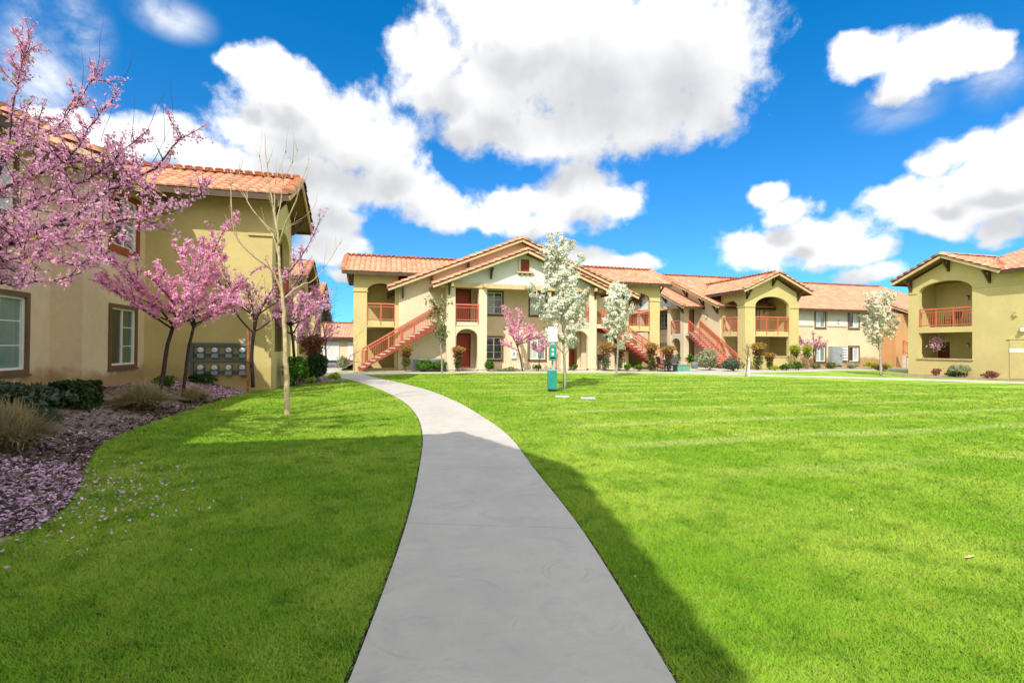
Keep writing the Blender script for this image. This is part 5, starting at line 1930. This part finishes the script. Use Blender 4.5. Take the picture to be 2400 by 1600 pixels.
bush('low_shrub', (-2.05, 21.75, 0.03), 0.55, 0.3, LIME, 'lime green plant at the curve of the path', 420, 0.05, 'lime plants by the path')
bush('low_shrub', (-2.75, 20.2, 0.08), 0.45, 0.2, LIME, 'small lime green plant left of the path curve', 250, 0.04, 'lime plants by the path')
bush('sage_shrub', (-2.35, 30.0, 0.0), 0.9, 0.8, SAGE, 'pale sage shrub left of the left stairs', 500, 0.06)

# in front of the middle building
nandina((1.15, 28.35, 0.1), 1.45, 0.85, 'orange topped nandina under the left stairs')
nandina((4.1, 28.3, 0.1), 1.4, 0.85, 'orange topped nandina left of the left red door')
GRN = 'green bedding plants by the middle building'
bush('bedding_plant', (2.25, 28.35, 0.05), 1.1, 0.62, GREEN, 'lush green plant in front of the left pale utility unit', 800, 0.06, GRN, long=2.0)
bush('bedding_plant', (3.05, 28.35, 0.05), 0.85, 0.55, GREEN, 'lush green plant in front of the right pale utility unit', 650, 0.06, GRN, long=2.0)
bush('bedding_plant', (5.95, 28.35, 0.05), 0.6, 0.55, GREEN, 'bright green plant right of the left red door', 450, 0.055, GRN, long=1.8)
bush('bedding_plant', (7.2, 28.4, 0.03), 0.6, 0.22, OLIVEL, 'low olive plant under the left ground window of the middle building', 260, 0.045, GRN)
bush('bedding_plant', (8.9, 28.4, 0.03), 0.6, 0.36, GREEN, 'low dark plant under the right ground window of the middle building', 320, 0.045, GRN)
bush('ground_cover', (6.9, 28.15, 0.02), 2.2, 0.16, SAGE, 'pale ground cover strip below the left ground window', 700, 0.04, GRN, 0.4, stem=False)
bush('bedding_plant', (11.3, 28.4, 0.05), 0.5, 0.32, GREEN, 'small green plant right of the right red door', 260, 0.05, GRN)
nandina((13.25, 28.0, 0.05), 1.75, 1.1, 'yellow-orange nandina left of the dark chairs behind the middle pear', ORANGE)
nandina((14.1, 27.9, 0.05), 1.5, 0.9, 'reddish nandina behind the middle pear', REDL)
bush('bedding_plant', (14.45, 27.5, 0.05), 0.55, 0.45, GREEN, 'green plant at the foot of the right stairs, left one', 380, 0.05, GRN)
bush('bedding_plant', (15.15, 27.3, 0.05), 0.5, 0.38, GREEN, 'green plant at the foot of the right stairs, right one', 340, 0.05, GRN)
nandina((16.1, 27.5, 0.05), 1.75, 1.0, 'orange nandina in front of the right stairs, left of the black chairs', ORANGE)
nandina((17.0, 27.0, 0.05), 1.6, 1.0, 'orange nandina behind the black chairs', ORANGE)

# in front of the right-hand buildings
bush('sage_shrub', (20.3, 27.6, 0.0), 1.6, 1.5, SAGE, 'large silvery sage shrub at the foot of the red stair', 1800, 0.05)
bush('sage_shrub', (21.3, 26.6, 0.0), 1.5, 0.95, BLUEG, 'lower grey-green shrub right of the silvery sage shrub', 1300, 0.05)
nandina((24.3, 27.8, 0.0), 1.9, 1.1, 'tall orange and red nandina before the arched patio', ORANGE, 520)
nandina((25.4, 28.0, 0.0), 1.2, 0.8, 'shorter orange nandina left of the patio half wall', ORANGE)
NT = 'clipped topiary nandinas'
nandina((27.9, 28.4, 0.0), 1.75, 0.9, 'yellow-green ball-topped nandina at the gable corner, left one', LIME, 420, NT, True)
nandina((29.1, 28.6, 0.0), 1.7, 0.8, 'yellow-green ball-topped nandina at the gable corner, right one', LIME, 420, NT, True)
LB = 'low shrubs under the windowed wall'
for x, y, w, h, mt, lab in ((24.9, 27.0, 0.5, 0.35, LIME, 'lime plant at the foot of the tall nandina'), (25.9, 27.1, 0.7, 0.5, GREEN, 'green plant below the patio half wall'),
                            (27.2, 27.4, 0.9, 0.62, GREEN, 'bushy bright green plant left of the topiary nandinas'), (30.2, 28.9, 1.0, 0.45, OLIVEL, 'olive shrub right of the topiary nandinas'),
                            (31.6, 28.9, 1.1, 0.5, OLIVEL, 'olive shrub below the grey electrical cabinet'), (33.4, 28.9, 1.1, 0.5, SAGE, 'sage green low shrub right of the meters stack'),
                            (35.3, 28.9, 1.0, 0.55, LIME, 'yellow-green low shrub under the middle windows'), (36.8, 28.9, 1.0, 0.45, LIME, 'yellow-green low shrub left of the cream-white pear'),
                            (30.3, 24.2, 0.8, 0.55, WINE, 'dark wine-red shrub at the corner of the right building')):
    bush('low_shrub', (x, y, 0.0), w, h, mt, lab, 420, 0.05, LB)
bush('rosemary_shrub', (30.1, 19.55, 0.0), 1.5, 0.75, SAGE, 'spreading green shrub below the right building half wall', 1500, 0.045, None, 1.0, long=2.0)
bush('low_shrub', (29.9, 19.7, 0.0), 1.0, 0.4, DARKG, 'dark green base shrub below the right building half wall', 600, 0.04, LB)
bush('low_shrub', (30.2, 20.9, 0.0), 0.5, 0.42, WINE, 'small wine-red shrub left of the spreading green shrub', 300, 0.04, LB)
bush('low_shrub', (30.1, 18.2, 0.0), 0.75, 0.46, WINE, 'round wine-red shrub right of the spreading green shrub', 500, 0.04, LB)

# ------------------------------------------------------------------ small things
# dog waste station: post, sign, bag dispenser, bin
st = thing('dog_waste_station', 'teal dog waste station with white sign, bag dispenser and bin on a post', 'waste station', (5.42, 15.55, 0), -YAW)
mb = MB(); mb.box(-0.028, 0.028, -0.028, 0.028, -0.2, 2.12); mb.build('post', STEEL, st)
sg = MB()
def rrect(w, h, r, z0, n=5):
    out = []
    for cx, cz, a0 in ((w / 2 - r, z0 + r, -PI / 2), (w / 2 - r, z0 + h - r, 0), (-w / 2 + r, z0 + h - r, PI / 2), (-w / 2 + r, z0 + r, PI)):
        for k in range(n + 1):
            a = a0 + PI / 2 * k / n
            out.append((cx + r * math.cos(a), cz + r * math.sin(a)))
    return out
sg.plate(((0, -0.032, 0), (1, 0, 0), (0, 0, 1), (0, -1, 0)), rrect(0.31, 0.49, 0.03, 1.67), (), 0.006)
sign = sg.build('sign', WHITE, st)
mb = MB(); mb.box(-0.135, 0.135, -0.0345, -0.0325, 2.125, 2.145); mb.build('printed_line', BLUEB, sign)
dp = MB()
dp.plate(((0, -0.17, 0), (1, 0, 0), (0, 0, 1), (0, -1, 0)), [(-0.125, 1.03), (0.125, 1.03), (0.125, 1.44), (0.105, 1.50), (0.05, 1.565), (-0.05, 1.565), (-0.105, 1.50), (-0.125, 1.44)], [rect(-0.09, 0.09, 1.09, 1.14)], 0.135)
disp = dp.build('bag_dispenser', TEAL, st)
mb = MB(); mb.box(-0.09, 0.09, -0.10, -0.095, 1.09, 1.14); mb.build('slot', BLACK, disp)
mb = MB(); mb.tube([(0, -0.1705, 1.39), (0, -0.1745, 1.39)], 0.04, 16); mb.build('printed_disc', WHITE, disp)
mb = MB(); mb.box(-0.035, 0.035, -0.1745, -0.1705, 1.21, 1.29); mb.build('printed_label', WHITE, disp)
mb = MB(); mb.plate(((-0.02, -0.33, 0), (1, 0, 0), (0, 0, 1), (0, -1, 0)), rrect(0.30, 0.60, 0.03, 0.10), (), 0.29)
bn_ = mb.build('bin', TEAL, st)
mb = MB(); mb.box(-0.18, 0.14, -0.345, -0.03, 0.70, 0.735); mb.build('lid', TEALT, bn_)
mb = MB(); mb.box(-0.155, 0.115, -0.315, -0.055, 0.05, 0.098); mb.build('bin_base', BLACK, bn_)

# irrigation lids flush in the lawn
for i, (x, y, lab) in enumerate(((5.05, 13.6, 'white flat valve lid in the lawn before the waste station, left one'), (5.6, 13.0, 'white flat valve lid in the lawn before the waste station, right one'))):
    t_ = thing('valve_lid', lab, 'lid', (x, y, 0.03), -YAW, 'valve lids in the lawn')
    mb = MB(); mb.box(-0.19, 0.19, -0.12, 0.12, -0.05, 0.02); mb.build('lid', WHITE, t_)
    mb = MB(); mb.box(-0.205, 0.205, -0.135, 0.135, -0.06, 0.008); mb.build('rim', STEEL, t_)

# dry leaf on the lawn
v_ = U(2270, 1295, 1.0) - Vector((0, 0, 1.5))
lp_ = v_ * (-1.45 / v_.z)
mb = MB()
mb.add([(-0.07, 0, 0.05), (-0.02, -0.025, 0.062), (0.04, -0.022, 0.07), (0.09, 0.0, 0.058), (0.04, 0.026, 0.06), (-0.02, 0.022, 0.055), (0.0, 0, 0.072)], [(0, 1, 6), (1, 2, 6), (2, 3, 6), (3, 4, 6), (4, 5, 6), (5, 0, 6)])
o_ = mb.build('dry_leaf', M_plain('dry_leaf_tan', (0.62, 0.48, 0.26), 0.8))
o_.location = (lp_.x, lp_.y, -0.012)
o_.scale = (0.75, 0.75, 0.75)
tag(o_, 'curled tan dry leaf lying on the right lawn', 'leaf')

# meter bank on the olive wall
mt = thing('electric_meters', 'grey bank of eight electric meters in two rows on the olive wall', 'meter bank', (-5.08, 17.495, 0))
for z in (1.48, 0.98):
    mb = MB(); mb.box(-0.84, 0.84, -0.12, -0.003, z - 0.04, z + 0.06); mb.build('conduit_trough', METER, mt)
mb = MB(); mb.box(-0.84, -0.74, -0.10, -0.003, 0.30, 1.435); mb.build('side_channel', METER, mt)
mb = MB(); mb.box(0.76, 0.84, -0.10, -0.003, 0.42, 1.435); mb.build('side_channel', METER, mt)
for z in (0.60, 1.15):
    mb = MB(); mb.box(-0.735, 0.755, -0.03, -0.003, z - 0.05, z + 0.05); mb.build('mounting_rail', METER, mt)
for r in range(2):
    for c in range(4):
        x = -0.52 + c * 0.395
        z0 = 1.02 - r * 0.55
        mb = MB(); mb.box(x - 0.105, x + 0.105, -0.14, -0.032, z0 + 0.03, z0 + 0.37); m_ = mb.build('meter', METER, mt)
        mb = MB(); mb.tube([(x, -0.141, z0 + 0.29), (x, -0.20, z0 + 0.29), (x, -0.235, z0 + 0.29)], [0.085, 0.085, 0.06], 14); mb.build('dial_glass', DIALM, m_)
        mb = MB(); mb.box(x - 0.085, x + 0.085, -0.165, -0.141, z0 + 0.05, z0 + 0.18); mb.build('cover', STEEL, m_)
mb = MB(); mb.lathe([(0.03, 0), (0.05, 0.04), (0.05, 0.10), (0.02, 0.14)], (0.70, -0.08, 1.55), 10); mb.build('conduit_head', STEEL, mt)
mb = MB(); mb.tube([(-0.79, -0.06, 0.30), (-0.79, -0.06, 0.0), (-0.70, -0.06, -0.2)], 0.03, 8); mb.build('conduit', METER, mt)

# electrical cabinet and meter stack on the windowed wall of the right-hand building
ec = thing('electrical_cabinet', 'tall pale grey electrical cabinet on the windowed wall', 'cabinet', (35.0, 31.8, 0.15), 0)
mb = MB(); mb.box(-0.5, 0.5, -0.34, 0.02, 0.0, 1.5); cb = mb.build('body', STEEL, ec)
mb = MB(); mb.box(-0.46, 0.46, -0.36, -0.342, 0.05, 1.44); mb.build('door', STEEL, cb)
mb = MB(); mb.box(0.30, 0.36, -0.39, -0.362, 0.7, 0.85); mb.build('handle', BLACK, cb)
mb = MB(); mb.box(-0.5, 0.5, -0.3, 0.0, -0.3, -0.003); mb.build('plinth', BROWN, ec)
ms = thing('electric_meters', 'column of white meters beside the tall grey cabinet', 'meter bank', (36.05, 31.8, 0.5), 0)
mb = MB(); mb.box(-0.24, 0.24, -0.05, 0.02, 0.0, 1.15); mb.build('backboard', STEEL, ms)
for k in range(5):
    mb = MB(); mb.box(-0.2, 0.2, -0.16, -0.052, 0.06 + k * 0.22, 0.2 + k * 0.22); mb.build('meter', WHITE, ms)

# transformer cabinet, utility units, wall box
uc = thing('utility_cabinet', 'low green utility cabinet beside the walkway', 'cabinet', (17.65, 26.6, 0.0), -0.2)
mb = MB(); mb.box(-0.42, 0.42, -0.30, 0.30, -0.02, 0.40); bd = mb.build('body', UTIL, uc)
mb = MB(); mb.box(-0.45, 0.45, -0.33, 0.33, 0.402, 0.45); mb.build('lid', UTIL, bd)
mb = MB(); mb.box(-0.50, 0.50, -0.38, 0.38, -0.06, 0.03); mb.build('pad', TREAD, uc)
mb = MB(); mb.box(-0.04, 0.04, -0.345, -0.302, 0.18, 0.26); mb.build('latch', STEEL, bd)
for i, (x, lab) in enumerate(((1.95, 'pale grey utility unit below the left stairs, left one'), (3.0, 'pale grey utility unit below the left stairs, right one'))):
    a_ = thing('air_conditioner', lab, 'air conditioner', (x, 29.3, 0.1), 0, 'utility units below the stairs')
    mb = MB(); ring(Fr((0, 0, 0), (1, 0, 0), (0, -1, 0)), mb, -0.42, 0.42, 0.0, 0.62, 0.05, -0.34, 0.30); mb.build('housing', STEEL, a_)
    mb = MB(); mb.box(-0.37, 0.37, -0.28, 0.30, 0.051, 0.565); cr = mb.build('coil', METER, a_)
    for k in range(9):
        mb = MB(); mb.box(-0.365, 0.365, -0.295, -0.281, 0.08 + k * 0.054, 0.105 + k * 0.054); mb.build('fin', STEEL, cr)
wb = thing('wall_box', 'small white box with grey display on the middle pier', 'wall box', (8.0, 30.53, 0), 0)
mb = MB(); mb.box(-0.17, 0.17, -0.12, 0.01, 0.72, 1.22); bx_ = mb.build('case', WHITE, wb)
mb = MB(); mb.box(-0.08, 0.08, -0.13, -0.121, 0.90, 1.12); mb.build('display', STEEL, bx_)

# potted plants by the doors of the red-stair building
for i, (px, py, d, lab) in enumerate(((1586, 859, 37.0, 'ochre pot with green plant by the left door of the red-stair building'), (1618, 861, 36.6, 'ochre pot with green plant by the right door of the red-stair building'))):
    q = U(px, py, d)
    p_ = thing('potted_plant', lab, 'potted plant', (q.x, q.y, -0.08), 0, 'ochre potted plants')
    mb = MB(); mb.lathe([(0.14, 0), (0.22, 0.12), (0.25, 0.30), (0.21, 0.40), (0.23, 0.43), (0.20, 0.43), (0.18, 0.38)], (0, 0, 0), 16); mb.build('pot', POT, p_, True)
    pts = [tuple(Vector((0, 0, 0.72)) + Vector((rvec().x * 0.13, rvec().y * 0.13, rvec().z * 0.16))) for _ in range(260)]
    leaf_cloud('foliage', pts, 0.06, GREEN, p_, 'stuff', long=1.5)
q = U(1628, 862, 34.5)
p_ = thing('planter', 'slate grey planter at the foot of the silvery sage shrub', 'planter', (q.x, q.y, 0.0), 0.3)
mb = MB(); mb.lathe([(0.20, 0), (0.26, 0.42), (0.28, 0.46), (0.24, 0.46), (0.22, 0.38)], (0, 0, 0), 14); mb.build('pot', GREYPOT, p_, True)
mb = MB(); mb.tube([(0, 0, 0.37), (0, 0, 0.385)], 0.21, 12); mb.build('soil', BROWN, p_)


def chair(loc, rz, label, mat, group, w=0.5):
    c = thing('patio_chair', label, 'chair', loc, rz, group)
    mb = MB(); mb.box(-w / 2, w / 2, -0.24, 0.24, 0.40, 0.45); mb.build('seat', mat, c)
    mb = MB(); mb.bar((0, 0.24, 0.50), (0, 0.34, 0.90), w, 0.03, 0, (1, 0, 0)); 
    mb = MB(); mb.add([(-w / 2, 0.22, 0.50), (w / 2, 0.22, 0.50), (w / 2, 0.33, 0.92), (-w / 2, 0.33, 0.92), (-w / 2, 0.25, 0.50), (w / 2, 0.25, 0.50), (w / 2, 0.36, 0.92), (-w / 2, 0.36, 0.92)],
                      [(0, 1, 2, 3), (7, 6, 5, 4), (0, 4, 5, 1), (1, 5, 6, 2), (2, 6, 7, 3), (3, 7, 4, 0)]); mb.build('backrest', mat, c)
    for x in (-w / 2 + 0.02, w / 2 - 0.02):
        for y, top in ((-0.22, 0.62), (0.22, 0.51)):
            mb = MB(); mb.bar((x, y, 0), (x, y, top), 0.03, 0.03); mb.build('leg', mat, c)
        mb = MB(); mb.bar((x, -0.24, 0.635), (x, 0.27, 0.635), 0.05, 0.025); mb.build('armrest', mat, c)
    return c


CH = 'dark patio chairs by the middle building'
chair((13.45, 28.75, 0.1), 0.2, 'dark patio chair behind the yellow-orange nandina, left of two', BLACK, CH)
chair((14.5, 28.6, 0.1), -0.2, 'dark patio chair between nandina and right stairs', BLACK, CH)
chair((16.45, 26.75, 0.0), 0.6, 'black patio chair left of the small table near the green cabinet', BLACK, CH)
chair((17.0, 26.45, 0.0), -0.7, 'black patio chair right beside the green cabinet', BLACK, CH)
tb = thing('patio_table', 'small low black table between chairs near the green cabinet', 'table', (16.75, 26.95, 0.0), 0)
mb = MB(); mb.tube([(0, 0, 0.47), (0, 0, 0.50)], 0.28, 16); mb.build('tabletop', BLACK, tb)
for k in range(3):
    a_ = k * 2.1
    mb = MB(); mb.bar((0.2 * math.cos(a_), 0.2 * math.sin(a_), 0), (0.16 * math.cos(a_), 0.16 * math.sin(a_), 0.468), 0.025, 0.025); mb.build('leg', BLACK, tb)

# things on the balconies
chair((31.9, 21.2, F2), -1.9, 'maroon chair on the right building balcony', MAROON, 'balcony chairs', 0.55)
c_ = chair((31.75, 19.9, F2), -1.3, 'lilac cushioned chair on the right building balcony', CUSH, 'balcony chairs', 0.6)
chair((26.2, 30.6, F2 - 0.1), 0.3, 'maroon chair on the balcony of the olive gable', MAROON, 'balcony chairs', 0.55)
fl = thing('hanging_basket', 'pink flowering basket hanging under the right building balcony', 'basket', (31.55, 21.75, 1.55), 0)
mb = MB(); mb.lathe([(0.08, 0), (0.18, 0.10), (0.20, 0.18), (0.17, 0.18)], (0, 0, 0.1), 12); mb.build('basket', BROWN, fl, True)
mb = MB(); mb.tube([(0, 0, 0.28), (0, 0, 0.90)], 0.008, 5); mb.build('hook', BLACK, fl)
leaf_cloud('flowers', [tuple(Vector((0, 0, 0.3)) + Vector((rvec().x * 0.16, rvec().y * 0.16, rvec().z * 0.22))) for _ in range(420)], 0.05, PINK_P, fl, 'stuff')
